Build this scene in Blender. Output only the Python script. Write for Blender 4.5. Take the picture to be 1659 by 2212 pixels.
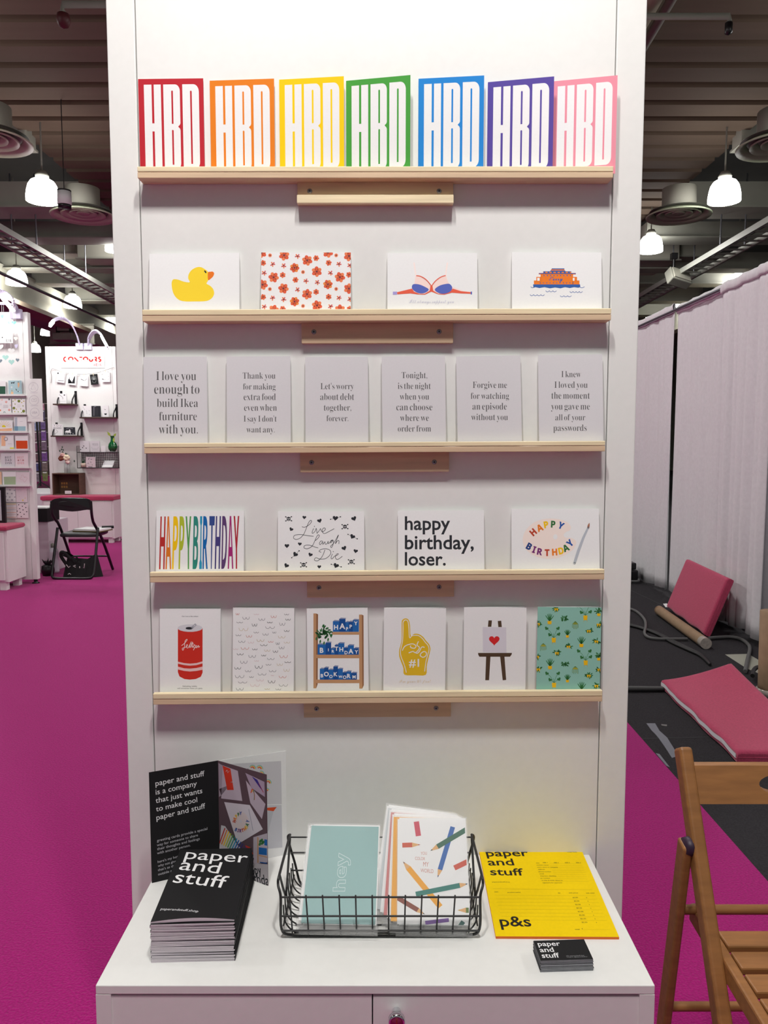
import bpy, math, random
from math import sin, cos, pi, radians, atan2, hypot
from mathutils import Matrix, Vector

for o in list(bpy.data.objects):
    bpy.data.objects.remove(o)
SC = bpy.context.scene
COL = SC.collection

# ---------------------------------------------------------------- camera, world, exposure
F, CX, CY, W_PX, H_PX = 1660.0, 829.5, 1106.0, 1659.0, 2212.0
CAM_D, CAM_H, PITCH = 1.352, 1.32, radians(4.86)
cam = bpy.data.objects.new('camera', bpy.data.cameras.new('camera'))
COL.objects.link(cam)
cam.location = (0, -CAM_D, CAM_H)
cam.rotation_euler = (pi / 2 - PITCH, 0, 0)
cam.data.sensor_fit = 'VERTICAL'
cam.data.sensor_height = 36.0
cam.data.lens = F / H_PX * 36.0
cam.data.clip_start, cam.data.clip_end = 0.05, 200
SC.camera = cam

world = bpy.data.worlds.new('hall_air')
SC.world = world
world.use_nodes = True
world.node_tree.nodes['Background'].inputs[0].default_value = (0.92, 1.0, 0.95, 1)
world.node_tree.nodes['Background'].inputs[1].default_value = 0.15
SC.view_settings.view_transform = 'Standard'
SC.view_settings.look = 'None'
SC.view_settings.gamma = 1.0
SC.view_settings.use_curve_mapping = False
SC.view_settings.exposure = 0.24
PENDANT_GLOW = 17.0
PENDANT_W = 36.0
ARM_LAMP_W = 30.0

def area_lamp(name, loc, target, sx, sy, watts, color):
    d = bpy.data.lights.new(name, 'AREA')
    d.shape = 'RECTANGLE'; d.size = sx; d.size_y = sy; d.energy = watts; d.color = color
    o = bpy.data.objects.new(name, d); COL.objects.link(o)
    o.location = loc
    o.rotation_euler = (Vector(target) - Vector(loc)).to_track_quat('-Z', 'Y').to_euler()
    return o

# the two curved lamps clipped to the top of the display tower (above the frame)
for sx in (-1, 1):
    area_lamp('arm_lamp_light', (-0.012 + sx * 0.22, -1.12, 3.22), (-0.012 + sx * 0.12, -0.72, 1.5), 0.10, 0.34, ARM_LAMP_W, (1.0, 0.975, 0.93))
# lamps of the neighbouring booths
area_lamp('arm_lamp_light', (-3.62, 5.35, 2.82), (-3.75, 6.0, 1.5), 0.12, 0.4, 8, (1.0, 0.98, 0.96))
area_lamp('arm_lamp_light', (-4.62, 8.75, 3.0), (-4.45, 9.5, 1.6), 0.12, 0.4, 8, (1.0, 0.98, 0.96))
area_lamp('arm_lamp_light', (-3.86, 8.75, 3.0), (-4.05, 9.5, 1.6), 0.12, 0.4, 8, (1.0, 0.98, 0.96))

# ---------------------------------------------------------------- helpers
def ray(px, py):
    a, b = (px - CX) / F, (CY - py) / F
    return Vector((a, cos(PITCH) + b * sin(PITCH), -sin(PITCH) + b * cos(PITCH)))
CAM = Vector((0, -CAM_D, CAM_H))
def onY(px, py, Y):
    r = ray(px, py); return CAM + r * ((Y + CAM_D) / r.y)
def onZ(px, py, Z):
    r = ray(px, py); return CAM + r * ((Z - CAM_H) / r.z)
def onX(px, py, X):
    r = ray(px, py); return CAM + r * (X / r.x)
def onD(px, py, depth):
    return CAM + ray(px, py) * depth

def lin(c):
    c = c / 255.0
    return c / 12.92 if c <= 0.04045 else ((c + 0.055) / 1.055) ** 2.4
MATS = {}
def mat(name, rgb, rough=0.6, metal=0.0, noise=0.0, scale=30.0, bump=0.0, stretch=(1, 1, 1), glow=0.0, alpha=1.0, spec=0.5, trans=0.0, sheen=0.0):
    if name in MATS: return MATS[name]
    m = bpy.data.materials.new(name); m.use_nodes = True
    nt = m.node_tree; b = nt.nodes['Principled BSDF']
    col = (lin(rgb[0]), lin(rgb[1]), lin(rgb[2]), 1)
    b.inputs['Base Color'].default_value = col
    b.inputs['Roughness'].default_value = rough
    b.inputs['Metallic'].default_value = metal
    b.inputs['Specular IOR Level'].default_value = spec
    b.inputs['Alpha'].default_value = alpha
    b.inputs['Transmission Weight'].default_value = trans
    b.inputs['Sheen Weight'].default_value = sheen
    if glow:
        b.inputs['Emission Color'].default_value = (1, 0.985, 0.95, 1)
        b.inputs['Emission Strength'].default_value = glow
    if noise or bump:
        tc = nt.nodes.new('ShaderNodeTexCoord'); mp = nt.nodes.new('ShaderNodeMapping')
        mp.inputs['Scale'].default_value = stretch
        nz = nt.nodes.new('ShaderNodeTexNoise'); nz.inputs['Scale'].default_value = scale
        nz.inputs['Detail'].default_value = 5
        nt.links.new(tc.outputs['Object'], mp.inputs['Vector']); nt.links.new(mp.outputs[0], nz.inputs['Vector'])
        if noise:
            rp = nt.nodes.new('ShaderNodeValToRGB')
            rp.color_ramp.elements[0].position = 0.32; rp.color_ramp.elements[1].position = 0.68
            rp.color_ramp.elements[0].color = tuple(c * (1 - noise) for c in col[:3]) + (1,)
            rp.color_ramp.elements[1].color = tuple(min(1, c * (1 + noise)) for c in col[:3]) + (1,)
            nt.links.new(nz.outputs['Fac'], rp.inputs[0]); nt.links.new(rp.outputs[0], b.inputs['Base Color'])
        if bump:
            bp = nt.nodes.new('ShaderNodeBump'); bp.inputs['Strength'].default_value = bump; bp.inputs['Distance'].default_value = 0.01
            nt.links.new(nz.outputs['Fac'], bp.inputs['Height']); nt.links.new(bp.outputs[0], b.inputs['Normal'])
    MATS[name] = m
    return m
def ink(r, g, b):
    return mat('ink_%d_%d_%d' % (r, g, b), (r, g, b), rough=0.75, spec=0.25)

class MB:
    def __init__(s):
        s.v, s.f, s.m, s.s, s.mats = [], [], [], [], []
        s.M = Matrix()
    def mi(s, m):
        if m not in s.mats: s.mats.append(m)
        return s.mats.index(m)
    def add(s, vs, fs, m, smooth=False):
        k = len(s.v); i = s.mi(m)
        s.v += [s.M @ Vector(p) for p in vs]
        for f in fs:
            s.f.append([k + j for j in f]); s.m.append(i); s.s.append(smooth)
        return s
    def box(s, x0, x1, y0, y1, z0, z1, m):
        vs = [(x, y, z) for z in (z0, z1) for y in (y0, y1) for x in (x0, x1)]
        return s.add(vs, [(0, 2, 3, 1), (4, 5, 7, 6), (0, 1, 5, 4), (2, 6, 7, 3), (0, 4, 6, 2), (1, 3, 7, 5)], m)
    def beam(s, a, b, w, h, m, up=(0, 0, 1)):
        a, b = Vector(a), Vector(b); d = (b - a).normalized(); up = Vector(up)
        x = d.cross(up).normalized(); u = x.cross(d)
        vs = []
        for p in (a, b):
            for i, j in ((-1, -1), (1, -1), (1, 1), (-1, 1)):
                vs.append(p + x * (i * w / 2) + u * (j * h / 2))
        return s.add(vs, [(3, 2, 1, 0), (4, 5, 6, 7), (0, 1, 5, 4), (1, 2, 6, 5), (2, 3, 7, 6), (3, 0, 4, 7)], m)
    def poly(s, pts, m): return s.add(pts, [list(range(len(pts)))], m)
    def slab(s, pts, h, m, mside=None):
        """prism from a 3D polygon pushed along vector h"""
        n = len(pts); h = Vector(h); p = [Vector(q) for q in pts]
        s.add(p + [q + h for q in p], [list(range(n))[::-1], list(range(n, 2 * n))], m)
        s.add(p + [q + h for q in p], [(i, (i + 1) % n, n + (i + 1) % n, n + i) for i in range(n)], mside or m)
        return s
    def tube(s, pts, r, m, n=8, closed=False):
        P = [Vector(p) for p in pts]; N = len(P); rs = r if isinstance(r, (list, tuple)) else [r] * N
        vs, fs = [], []; ref = None
        for i, p in enumerate(P):
            if closed: t = P[(i + 1) % N] - P[i - 1]
            else: t = P[min(i + 1, N - 1)] - P[max(i - 1, 0)]
            t.normalize()
            if ref is None:
                ref = Vector((0, 0, 1)) if abs(t.z) < 0.9 else Vector((1, 0, 0))
            x = t.cross(ref)
            if x.length < 1e-5: x = t.cross(Vector((0, 1, 0.01)))
            x.normalize(); y = x.cross(t).normalized(); ref = y
            for k in range(n):
                a = 2 * pi * k / n
                vs.append(p + (x * cos(a) + y * sin(a)) * rs[i])
        R = N if closed else N - 1
        for i in range(R):
            for k in range(n):
                j = (i + 1) % N
                fs.append((i * n + k, i * n + (k + 1) % n, j * n + (k + 1) % n, j * n + k))
        s.add(vs, fs, m, True)
        if not closed:
            s.add(vs[:n], [list(range(n))[::-1]], m); s.add(vs[-n:], [list(range(n))], m)
        return s
    def lathe(s, prof, m, n=28, at=(0, 0, 0)):
        at = Vector(at); vs, fs = [], []
        for (r, z) in prof:
            for k in range(n):
                a = 2 * pi * k / n; vs.append(at + Vector((r * cos(a), r * sin(a), z)))
        for i in range(len(prof) - 1):
            for k in range(n):
                fs.append((i * n + k, i * n + (k + 1) % n, (i + 1) * n + (k + 1) % n, (i + 1) * n + k))
        return s.add(vs, fs, m, True)
    def grid(s, fn, nu, nv, m, smooth=True):
        vs = [fn(i / nu, j / nv) for j in range(nv + 1) for i in range(nu + 1)]
        fs = [(j * (nu + 1) + i, j * (nu + 1) + i + 1, (j + 1) * (nu + 1) + i + 1, (j + 1) * (nu + 1) + i) for j in range(nv) for i in range(nu)]
        return s.add(vs, fs, m, smooth)
    def build(s, name, parent=None, bevel=0.0, seg=2, solid=0.0, sub=0):
        me = bpy.data.meshes.new(name)
        me.from_pydata([tuple(p) for p in s.v], [], s.f)
        for m in s.mats: me.materials.append(m)
        me.polygons.foreach_set('material_index', s.m)
        me.polygons.foreach_set('use_smooth', s.s)
        me.update()
        o = bpy.data.objects.new(name, me); COL.objects.link(o)
        if parent is not None: o.parent = parent
        if solid:
            md = o.modifiers.new('solid', 'SOLIDIFY'); md.thickness = solid; md.offset = 0
        if bevel:
            md = o.modifiers.new('bevel', 'BEVEL'); md.width = bevel; md.segments = seg; md.limit_method = 'ANGLE'
        if sub:
            md = o.modifiers.new('sub', 'SUBSURF'); md.levels = sub; md.render_levels = sub
        return o

def tag(o, label, cat, group=None):
    o['label'] = label; o['category'] = cat
    if group: o['group'] = group
    return o
def thing(name, label, cat, M=None, group=None):
    o = bpy.data.objects.new(name, None); COL.objects.link(o)
    o.empty_display_size = 0.05
    if M is not None:
        o.matrix_world = M if isinstance(M, Matrix) else Matrix.Translation(Vector(M))
    return tag(o, label, cat, group)
def struct(o):
    o['kind'] = 'structure'; return o
def copy_tree(o, parent=None):
    c = o.copy(); COL.objects.link(c)
    if parent is not None: c.parent = parent
    for ch in list(o.children): copy_tree(ch, c)
    return c

def smooth_pts(pts, n=6, closed=True):
    P = [Vector(p) for p in pts]; N = len(P); out = []
    for i in range(N if closed else N - 1):
        if closed: a, b, c, d = P[i - 1], P[i], P[(i + 1) % N], P[(i + 2) % N]
        else: a, b, c, d = P[max(i - 1, 0)], P[i], P[i + 1], P[min(i + 2, N - 1)]
        for k in range(n):
            t = k / n
            out.append(0.5 * ((2 * b) + (c - a) * t + (2 * a - 5 * b + 4 * c - d) * t * t + (3 * b - a - 3 * c + d) * t ** 3))
    if not closed: out.append(P[-1])
    return out

def swap(s, cap, low):
    o = ''
    for c in s:
        if 'A' <= c <= 'Z': o += chr(cap + ord(c) - 65)
        elif 'a' <= c <= 'z': o += chr(low + ord(c) - 97)
        else: o += c
    return o
TXT = {}
def glyphs(s, var='sans', off=0.0):
    key = (s, var, off)
    if key in TXT: return TXT[key]
    if var == 'serif' and ' ' in s:      # set word by word with tight word spaces
        V, Fc, x = [], [], 0.0
        for wd in s.split(' '):
            v2, f2 = glyphs(wd, var, off)
            mn = min(p[0] for p in v2); k = len(V)
            V += [(p[0] - mn + x, p[1]) for p in v2]; Fc += [[k + j for j in f] for f in f2]
            x = max(p[0] for p in V) + .23
        TXT[key] = (V, Fc); return TXT[key]
    body = {'sans': s, 'serif': swap(s, 0x1D400, 0x1D41A), 'script': swap(s, 0x1D4D0, 0x1D4EA), 'bold': swap(s, 0x1D5D4, 0x1D5EE)}[var]
    c = bpy.data.curves.new('t', 'FONT'); c.body = body; c.size = 1; c.offset = off; c.resolution_u = 3
    o = bpy.data.objects.new('t', c); COL.objects.link(o)
    dg = bpy.context.evaluated_depsgraph_get(); dg.update()
    me = bpy.data.meshes.new_from_object(o.evaluated_get(dg))
    V = [(p.co.x, p.co.y) for p in me.vertices]; Fc = [list(p.vertices) for p in me.polygons]
    bpy.data.objects.remove(o); bpy.data.curves.remove(c); bpy.data.meshes.remove(me)
    TXT[key] = (V, Fc)
    return TXT[key]

def clip_poly(pts, x0, x1, y0, y1):
    def cut(P, f, inter):
        out = []
        for i in range(len(P)):
            a, b = P[i - 1], P[i]
            if f(b):
                if not f(a): out.append(inter(a, b))
                out.append(b)
            elif f(a): out.append(inter(a, b))
        return out
    def ix(x): return lambda a, b: (x, a[1] + (b[1] - a[1]) * (x - a[0]) / (b[0] - a[0]))
    def iy(y): return lambda a, b: (a[0] + (b[0] - a[0]) * (y - a[1]) / (b[1] - a[1]), y)
    P = [(p[0], p[1]) for p in pts]
    for f, it in ((lambda p: p[0] >= x0, ix(x0)), (lambda p: p[0] <= x1, ix(x1)), (lambda p: p[1] >= y0, iy(y0)), (lambda p: p[1] <= y1, iy(y1))):
        if P: P = cut(P, f, it)
    return P

class Art:
    """print on a flat sheet: M maps sheet (x right, y up, z towards the reader) to the world;
    points are read off the photograph (crop origin x0,y0 and scale) and carried onto the sheet"""
    LAYER = 0.00007
    def __init__(s, mb, M, crop=(0, 0, 1), clip=None, local=False, sc=1.0):
        s.mb, s.M, s.crop, s.clip, s.local, s.sc = mb, M, crop, clip, local, sc
        s.I = M.inverted() if M is not None else None; s.z = 1
    def L(s, x, y):
        if s.local: return (x * s.sc, y * s.sc)
        x0, y0, k = s.crop
        r = ray(x0 + x / k, y0 + y / k)
        o = s.I @ CAM; d = s.I.to_3x3() @ r
        t = -o.z / d.z
        return (o.x + d.x * t, o.y + d.y * t)
    def unit(s, x, y):
        a, b = s.L(x, y), s.L(x + 1, y); return hypot(b[0] - a[0], b[1] - a[1])
    def raw(s, pts, m):
        if s.clip: pts = clip_poly(pts, *s.clip)
        if len(pts) > 2: s.mb.add([(p[0], p[1], s.z * s.LAYER) for p in pts], [list(range(len(pts)))], m)
    def fill(s, pts, m, sm=0):
        if sm: pts = smooth_pts([(p[0], p[1], 0) for p in pts], sm)
        s.raw([s.L(p[0], p[1]) for p in pts], m)
    def ell(s, cx, cy, rx, ry, m, rot=0, n=18):
        pts = []
        for k in range(n):
            a = 2 * pi * k / n; x, y = rx * cos(a), ry * sin(a)
            pts.append((cx + x * cos(rot) - y * sin(rot), cy + x * sin(rot) + y * cos(rot)))
        s.fill(pts, m)
    def rect(s, x0, y0, x1, y1, m): s.fill([(x0, y0), (x1, y0), (x1, y1), (x0, y1)], m)
    def line(s, pts, w, m, sm=0, closed=False):
        if sm: pts = smooth_pts([(p[0], p[1], 0) for p in pts], sm, closed)
        u = s.unit(pts[0][0], pts[0][1]); P = [Vector(s.L(p[0], p[1])) for p in pts]
        ws = w if isinstance(w, (list, tuple)) else None
        N = len(P); Lf, R = [], []
        for i in range(N):
            if closed: t = P[(i + 1) % N] - P[i - 1]
            else: t = P[min(i + 1, N - 1)] - P[max(i - 1, 0)]
            if t.length < 1e-9: t = Vector((1, 0))
            t.normalize(); n = Vector((-t.y, t.x))
            hw = (ws[min(int(i * len(ws) / N), len(ws) - 1)] if ws else w) * u / 2
            Lf.append(P[i] + n * hw); R.append(P[i] - n * hw)
        for i in range(N if closed else N - 1):
            j = (i + 1) % N
            s.raw([tuple(Lf[i]), tuple(R[i]), tuple(R[j]), tuple(Lf[j])], m)
    def text(s, t, x0, y0, x1, m, var='sans', off=0.0, h=1.0, y1=None, slant=0.0):
        V, Fc = glyphs(t, var, off)
        mn, mx = min(p[0] for p in V), max(p[0] for p in V)
        A, B = Vector(s.L(x0, y0)), Vector(s.L(x1, y0 if y1 is None else y1))
        d = B - A; k = d.length / (mx - mn); d.normalize(); n = Vector((-d.y, d.x))
        vs = []
        for p in V:
            q = A + d * ((p[0] - mn + slant * p[1]) * k) + n * (p[1] * k * h)
            vs.append((q.x, q.y, s.z * s.LAYER))
        if s.clip and (min(q[0] for q in vs) < s.clip[0] or max(q[0] for q in vs) > s.clip[1] or min(q[1] for q in vs) < s.clip[2] or max(q[1] for q in vs) > s.clip[3]):
            for f in Fc: s.raw([vs[j][:2] for j in f], m)
        else: s.mb.add(vs, Fc, m)
# ---------------------------------------------------------------- materials
WHITE = mat('white_laminate', (236, 236, 234), rough=0.42, noise=0.012, scale=60, bump=0.01)
PAPER = mat('card_paper', (240, 240, 241), rough=0.85, noise=0.01, scale=300, spec=0.2)
PAPER2 = mat('uncoated_card_paper', (218, 216, 220), rough=0.9, noise=0.01, scale=300, spec=0.2)
PINE = mat('pale_pine_wood', (240, 222, 184), rough=0.6, noise=0.10, scale=9, stretch=(0.7, 14, 14), bump=0.05)
PINE2 = mat('plain_pine_wood', (216, 188, 156), rough=0.65, noise=0.09, scale=8, stretch=(0.8, 13, 13), bump=0.05)
CHAIRWOOD = mat('honey_beech_wood', (146, 98, 54), rough=0.5, noise=0.14, scale=14, stretch=(1, 6, 6), bump=0.04)
GAP = mat('dark_gap', (40, 38, 42), rough=0.9)
TRAYSTEEL = mat('dull_tray_steel', (176, 178, 170), rough=0.5, metal=0.2)
STEEL = mat('zinc_screw_steel', (150, 152, 160), rough=0.3, metal=0.9)
CHROME = mat('chrome', (220, 220, 225), rough=0.12, metal=1.0)
BLACKWIRE = mat('black_wire_coating', (38, 37, 38), rough=0.5)
BLACKPAINT = mat('black_enamel', (20, 19, 22), rough=0.35)
BLACKCARD = mat('matt_black_card', (26, 26, 28), rough=0.7, noise=0.05, scale=200, spec=0.25)
CARPET = mat('magenta_carpet', (164, 14, 112), rough=0.95, noise=0.18, scale=160, bump=0.5, spec=0.1, sheen=0.15)
DARKCARPET = mat('charcoal_carpet', (54, 52, 55), rough=0.95, noise=0.2, scale=160, bump=0.5, spec=0.1)
CONCRETE = mat('grey_concrete', (158, 158, 146), rough=0.9, noise=0.06, scale=2.5)
STEELGREY = mat('painted_steel_grey', (140, 140, 130), rough=0.75, noise=0.05, scale=3)
DARKVOID = mat('dark_roof_void', (62, 62, 60), rough=0.9, noise=0.08, scale=2)
DECK = mat('brown_grey_roof_deck', (96, 80, 66), rough=0.85, noise=0.10, scale=1.6, stretch=(0.25, 2, 1))
DUCT = mat('galvanised_duct', (168, 166, 154), rough=0.6, noise=0.07, scale=2)
PIPE = mat('pink_grey_pipe', (158, 144, 124), rough=0.7, noise=0.05, scale=2)
GLOWMAT = mat('lit_acrylic', (250, 248, 240), rough=0.5, glow=PENDANT_GLOW)
LEDMAT = mat('lit_led_strip', (250, 250, 250), rough=0.5, glow=14)
LILACPLASTIC = mat('lilac_grey_plastic', (196, 190, 214), rough=0.4)
DRAPE = mat('off_white_drape', (228, 226, 230), rough=0.95, noise=0.03, scale=40, bump=0.12, spec=0.1, sheen=0.2)
CUSHION = mat('rose_pink_fabric', (188, 72, 104), rough=0.95, noise=0.10, scale=120, bump=0.25, spec=0.1, sheen=0.25)
CARDBOARD = mat('brown_cardboard', (150, 124, 98), rough=0.85, noise=0.08, scale=20)
CABLE = mat('grey_rubber_cable', (92, 92, 92), rough=0.6)
CABLEB = mat('black_rubber_cable', (18, 18, 20), rough=0.5)
TAPE = mat('grey_cloth_tape', (118, 120, 130), rough=0.5, noise=0.04, scale=80)
SLEEVE = mat('clear_sleeve_film', (255, 255, 255), rough=0.22, alpha=0.10, spec=0.35)

# ---------------------------------------------------------------- hall shell
b = MB(); b.box(-16, 1.17, -4, 45, -0.06, 0, CARPET); struct(b.build('floor'))
b = MB(); b.box(1.17, 16, -4, 45, -0.06, -0.004, DARKCARPET); struct(b.build('floor'))
b = MB(); b.box(-16.2, 16.2, 45, 45.3, -0.06, 8, CONCRETE); struct(b.build('wall_back'))
b = MB(); b.box(-16.3, -16, -4, 45, -0.06, 8, CONCRETE); struct(b.build('wall_left'))
b = MB(); b.box(16, 16.3, -4, 45, -0.06, 8, CONCRETE); struct(b.build('wall_right'))
b = MB(); b.box(-16.3, 16.3, -4, 45, 7.2, 7.4, DARKVOID); struct(b.build('ceiling'))
# corrugated deck over the aisle: trapezoid ribs running left to right
DECK_Z, RIB, HALF = 5.92, 0.506, 5.32
prof = []
y = -2.2
while y < 26:
    prof += [(y, DECK_Z), (y + 0.34, DECK_Z), (y + 0.365, DECK_Z + 0.10), (y + 0.48, DECK_Z + 0.10)]
    y += RIB
b = MB(); n = len(prof)
vs = [(-HALF, p[0], p[1]) for p in prof] + [(HALF, p[0], p[1]) for p in prof]
b.add(vs, [(i, i + 1, n + i + 1, n + i) for i in range(n - 1)], DECK)
o = b.build('ceiling', solid=0.03); struct(o)

k = 0
for sx in (-1, 1):
    # side soffit running away from the camera
    b = MB(); b.box(*sorted((sx * 8.6, sx * 9.6)), -2, 44, 4.62, 5.42, CONCRETE)
    b.box(*sorted((sx * 8.25, sx * 8.75)), -2, 44, 4.52, 4.62, PIPE)
    struct(b.build('trim_%d' % (k + 1))); k += 1
    # cross beams between deck edge and soffit
    for d, z0, z1, w, m in ((11.6, 5.75, 6.6, 0.3, CONCRETE), (13.9, 5.52, 5.95, 0.55, CONCRETE), (15.6, 5.45, 5.75, 0.4, STEELGREY),
                            (17.8, 5.35, 5.7, 0.3, STEELGREY), (19.4, 5.35, 5.75, 0.3, STEELGREY), (21.4, 5.3, 5.7, 0.3, STEELGREY),
                            (23.6, 5.3, 5.7, 0.3, STEELGREY), (26, 5.3, 5.7, 0.3, STEELGREY), (29, 5.3, 5.7, 0.3, STEELGREY), (33, 5.3, 5.7, 0.3, STEELGREY), (38, 5.3, 5.7, 0.3, STEELGREY)):
        b = MB(); Y = d - CAM_D
        b.box(*sorted((sx * 5.2, sx * 8.7)), Y, Y + w, z0, z1, m)
        b.box(*sorted((sx * 5.2, sx * 8.7)), Y - 0.08, Y + w + 0.08, z0 - 0.03, z0, m)
        struct(b.build('trim_%d' % (k + 1))); k += 1
    # roof steel beyond the end of the deck
for d in (28, 31, 34, 38):
    b = MB(); b.box(-5.2, 5.2, d, d + 0.3, 5.4, 5.8, STEELGREY); struct(b.build('trim_%d' % (k + 1))); k += 1

# ---------------------------------------------------------------- hall pendants
def pendant(px, py, wpx, label, dia=0.45, at=None):
    if at is None:
        P = onD(px, py, dia * F / wpx)
    else: P = Vector(at)
    t = thing('pendant_lamp', label, 'ceiling lamp', (P.x, P.y, P.z - 0.15), 'high bay pendant lamps')
    r = dia / 2
    b = MB(); b.lathe([(r, 0.0), (r, 0.07), (r * 0.95, 0.15), (r * 0.86, 0.225), (r * 0.70, 0.28), (r * 0.42, 0.315), (0.001, 0.32)], GLOWMAT)
    b.lathe([(0.001, 0.012), (r * 0.97, 0.0)], GLOWMAT); b.build('lamp_shade', t)
    b = MB(); b.lathe([(0.001, 0.325), (0.09, 0.325), (0.095, 0.36), (0.06, 0.42), (0.001, 0.43)], STEELGREY, 16); b.build('lamp_housing', t)
    d = bpy.data.lights.new('lamp_bulb', 'AREA'); d.shape = 'DISK'; d.size = dia * .9; d.energy = PENDANT_W; d.color = (1, .985, .95)
    lo = bpy.data.objects.new('lamp_bulb', d); COL.objects.link(lo); lo.parent = t; lo.location = (0, 0, -.004)
    top = max(0.6, 7.2 - (P.z - 0.15))
    b = MB(); b.tube([(0, 0, 0.42), (0, 0, top)], 0.012, STEELGREY, 6); b.build('hanging_rod', t)
    return t
pendant(92, 412, 68, 'glowing pendant lamp hanging beside the small white cylinder, left of the tower')
pendant(251, 527, 47, 'glowing pendant lamp half hidden by the left tower edge, under the round vent')
pendant(36, 600, 44, 'glowing pendant lamp above the hanging hearts booth at far left')
pendant(157, 652, 37, 'glowing pendant lamp above the left curved arm lamp of the red-lettered booth')
pendant(243, 690, 31, 'glowing pendant lamp half hidden by the tower, above the right curved arm lamp')
pendant(100, 716, 24, 'glowing pendant lamp behind the tip of the left curved arm lamp')
pendant(75, 752, 24, 'small glowing pendant lamp low in the gap between the two left booths')
pendant(1565, 413, 67, 'large glowing pendant lamp high on the right, above the cable tray')
pendant(1406, 527, 50, 'glowing pendant lamp touching the right tower edge, below the round vent')
pendant(1594, 606, 40, 'glowing pendant lamp peeking over the drape at far right')
pendant(1473, 650, 34, 'glowing pendant lamp half sunk behind the middle of the drape top')
pendant(1388, 684, 24, 'small glowing pendant lamp low between the right tower edge and the drape top')
# lamps of the same rows over and behind the camera
for X in (-5.2, 5.2):
    for Y in (0.4, 3.4, 6.6):
        pendant(0, 0, 0, 'high bay pendant lamp of the same row, overhead out of view', at=(X, Y, 5.0))

for Y in (2.2, 5.4, 9.0):  # extra unseen pendants, added to brighten the drape, booth fronts and carpet
    pendant(0, 0, 0, 'added unseen pendant lamp to brighten the drape, hidden behind and above the tower', at=(0.2, Y, 5.0))

# ---------------------------------------------------------------- round ceiling vents
VENTM = mat('enamelled_vent_grey', (190, 202, 172), rough=.5)
def vent(px, py, dia, depth, label):
    P = onD(px, py, depth)
    t = thing('ceiling_vent', label, 'ceiling vent', P, 'round ceiling vents')
    R = dia / 2
    b = MB(); b.lathe([(R * 0.52, 0.06), (R * 0.52, 0.42), (R * 0.001, 0.42)], DUCT); b.build('vent_collar', t)
    for q, (r0, r1, z) in enumerate(((0.74, 1.0, 0.0), (0.48, 0.68, 0.02), (0.26, 0.42, 0.035), (0.001, 0.2, 0.045))):
        b = MB(); b.lathe([(R * r1, z), (R * r1 * 0.985, z - 0.02), (R * r0, z + 0.055), (R * r0, z + 0.07), (R * r1, z)], VENTM, 36); b.build('vent_ring', t)
    b = MB(); b.lathe([(0.001, 0.085), (R * 0.9, 0.072)], STEELGREY, 36); b.build('vent_back', t)
vent(180, 466, 1.0, 12.2, 'round ringed ceiling vent cut by the left tower edge')
vent(1466, 466, 1.0, 12.2, 'round ringed ceiling vent just right of the tower')
vent(-22, 306, 1.0, 9.5, 'round ringed ceiling vent cut by the left picture edge')
vent(1683, 316, 1.0, 9.5, 'round ringed ceiling vent cut by the right picture edge')

# ---------------------------------------------------------------- ducts, trays, pipes, ceiling fittings
def duct(px0, px1, py0, py1, d, deep, label):
    Y = d - CAM_D
    a, c = onY(px0, py0, Y), onY(px1, py1, Y)
    t = thing('air_duct', label, 'air duct', ((a.x + c.x) / 2, Y, c.z))
    t0 = t.location
    b = MB(); b.box(a.x - t0.x, c.x - t0.x, 0, deep, 0, a.z - c.z, DUCT); b.build('duct_body', t, bevel=0.02)
    b = MB(); b.box(a.x - t0.x - .03, c.x - t0.x + .03, -.03, 0.03, -.03, 0.0, STEELGREY); b.box(a.x - t0.x - .03, c.x - t0.x + .03, -.03, 0.03, a.z - c.z, a.z - c.z + .03, STEELGREY); b.build('duct_flange', t)
duct(77, 163, 505, 545, 17.2, 1.2, 'boxy grey air duct hanging under the left ceiling beams')
duct(165, 262, 508, 556, 17.0, 1.6, 'boxy grey air duct running behind the left tower edge')
duct(1470, 1559, 507, 552, 17.2, 1.2, 'boxy grey air duct hanging under the right ceiling beams')
duct(1370, 1468, 510, 560, 17.0, 1.6, 'boxy grey air duct running behind the right tower edge')
duct(106, 204, 702, 742, 22, 3.0, 'pale boxy air duct seen through the curved arm lamps')

def tray(X, label):
    t = thing('cable_tray', label, 'cable tray', (X, 8, 4.9), 'ladder cable trays')
    b = MB()
    for q in (-.22, .22): b.box(q - .02, q + .02, 0, 20, -.05, .05, TRAYSTEEL)
    b.build('tray_rail', t)
    b = MB(); Y = 0.15
    while Y < 20:
        b.box(-.2, .2, Y - .015, Y + .015, -.03, 0, TRAYSTEEL); Y += 0.3
    r = b.build('tray_rungs', t); r['kind'] = 'stuff'
    b = MB(); b.tube([(-.05, 0, .03), (-.05, 20, .03)], .02, CABLE, 6); b.build('tray_cable', t)
    for Y in (2.2, 4.9, 7.2, 11):
        for q in (-.22, .22):
            b = MB(); b.tube([(q, Y, .05), (q, Y, 1.3)], .014, STEEL, 6); b.build('hanging_chain', t)
tray(-6.5, 'ladder cable tray hung below the ceiling on the left')
tray(6.3, 'ladder cable tray hung on chains on the right above the drape')
for X, Z, lab in ((-7.6, 4.75, 'thin steel conduit running along the ceiling beside the left cable tray'), (-7.2, 5.25, 'pinkish pipe running along under the left ceiling beams')):
    b = MB(); b.tube([(0, 0, 0), (0, 26, 0)], 0.035, STEEL if Z < 5 else PIPE, 8)
    o = b.build('ceiling_pipe'); o.location = (X, 6, Z); tag(o, lab, 'pipe')
P = onY(1400, 30, 4.6)
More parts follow.
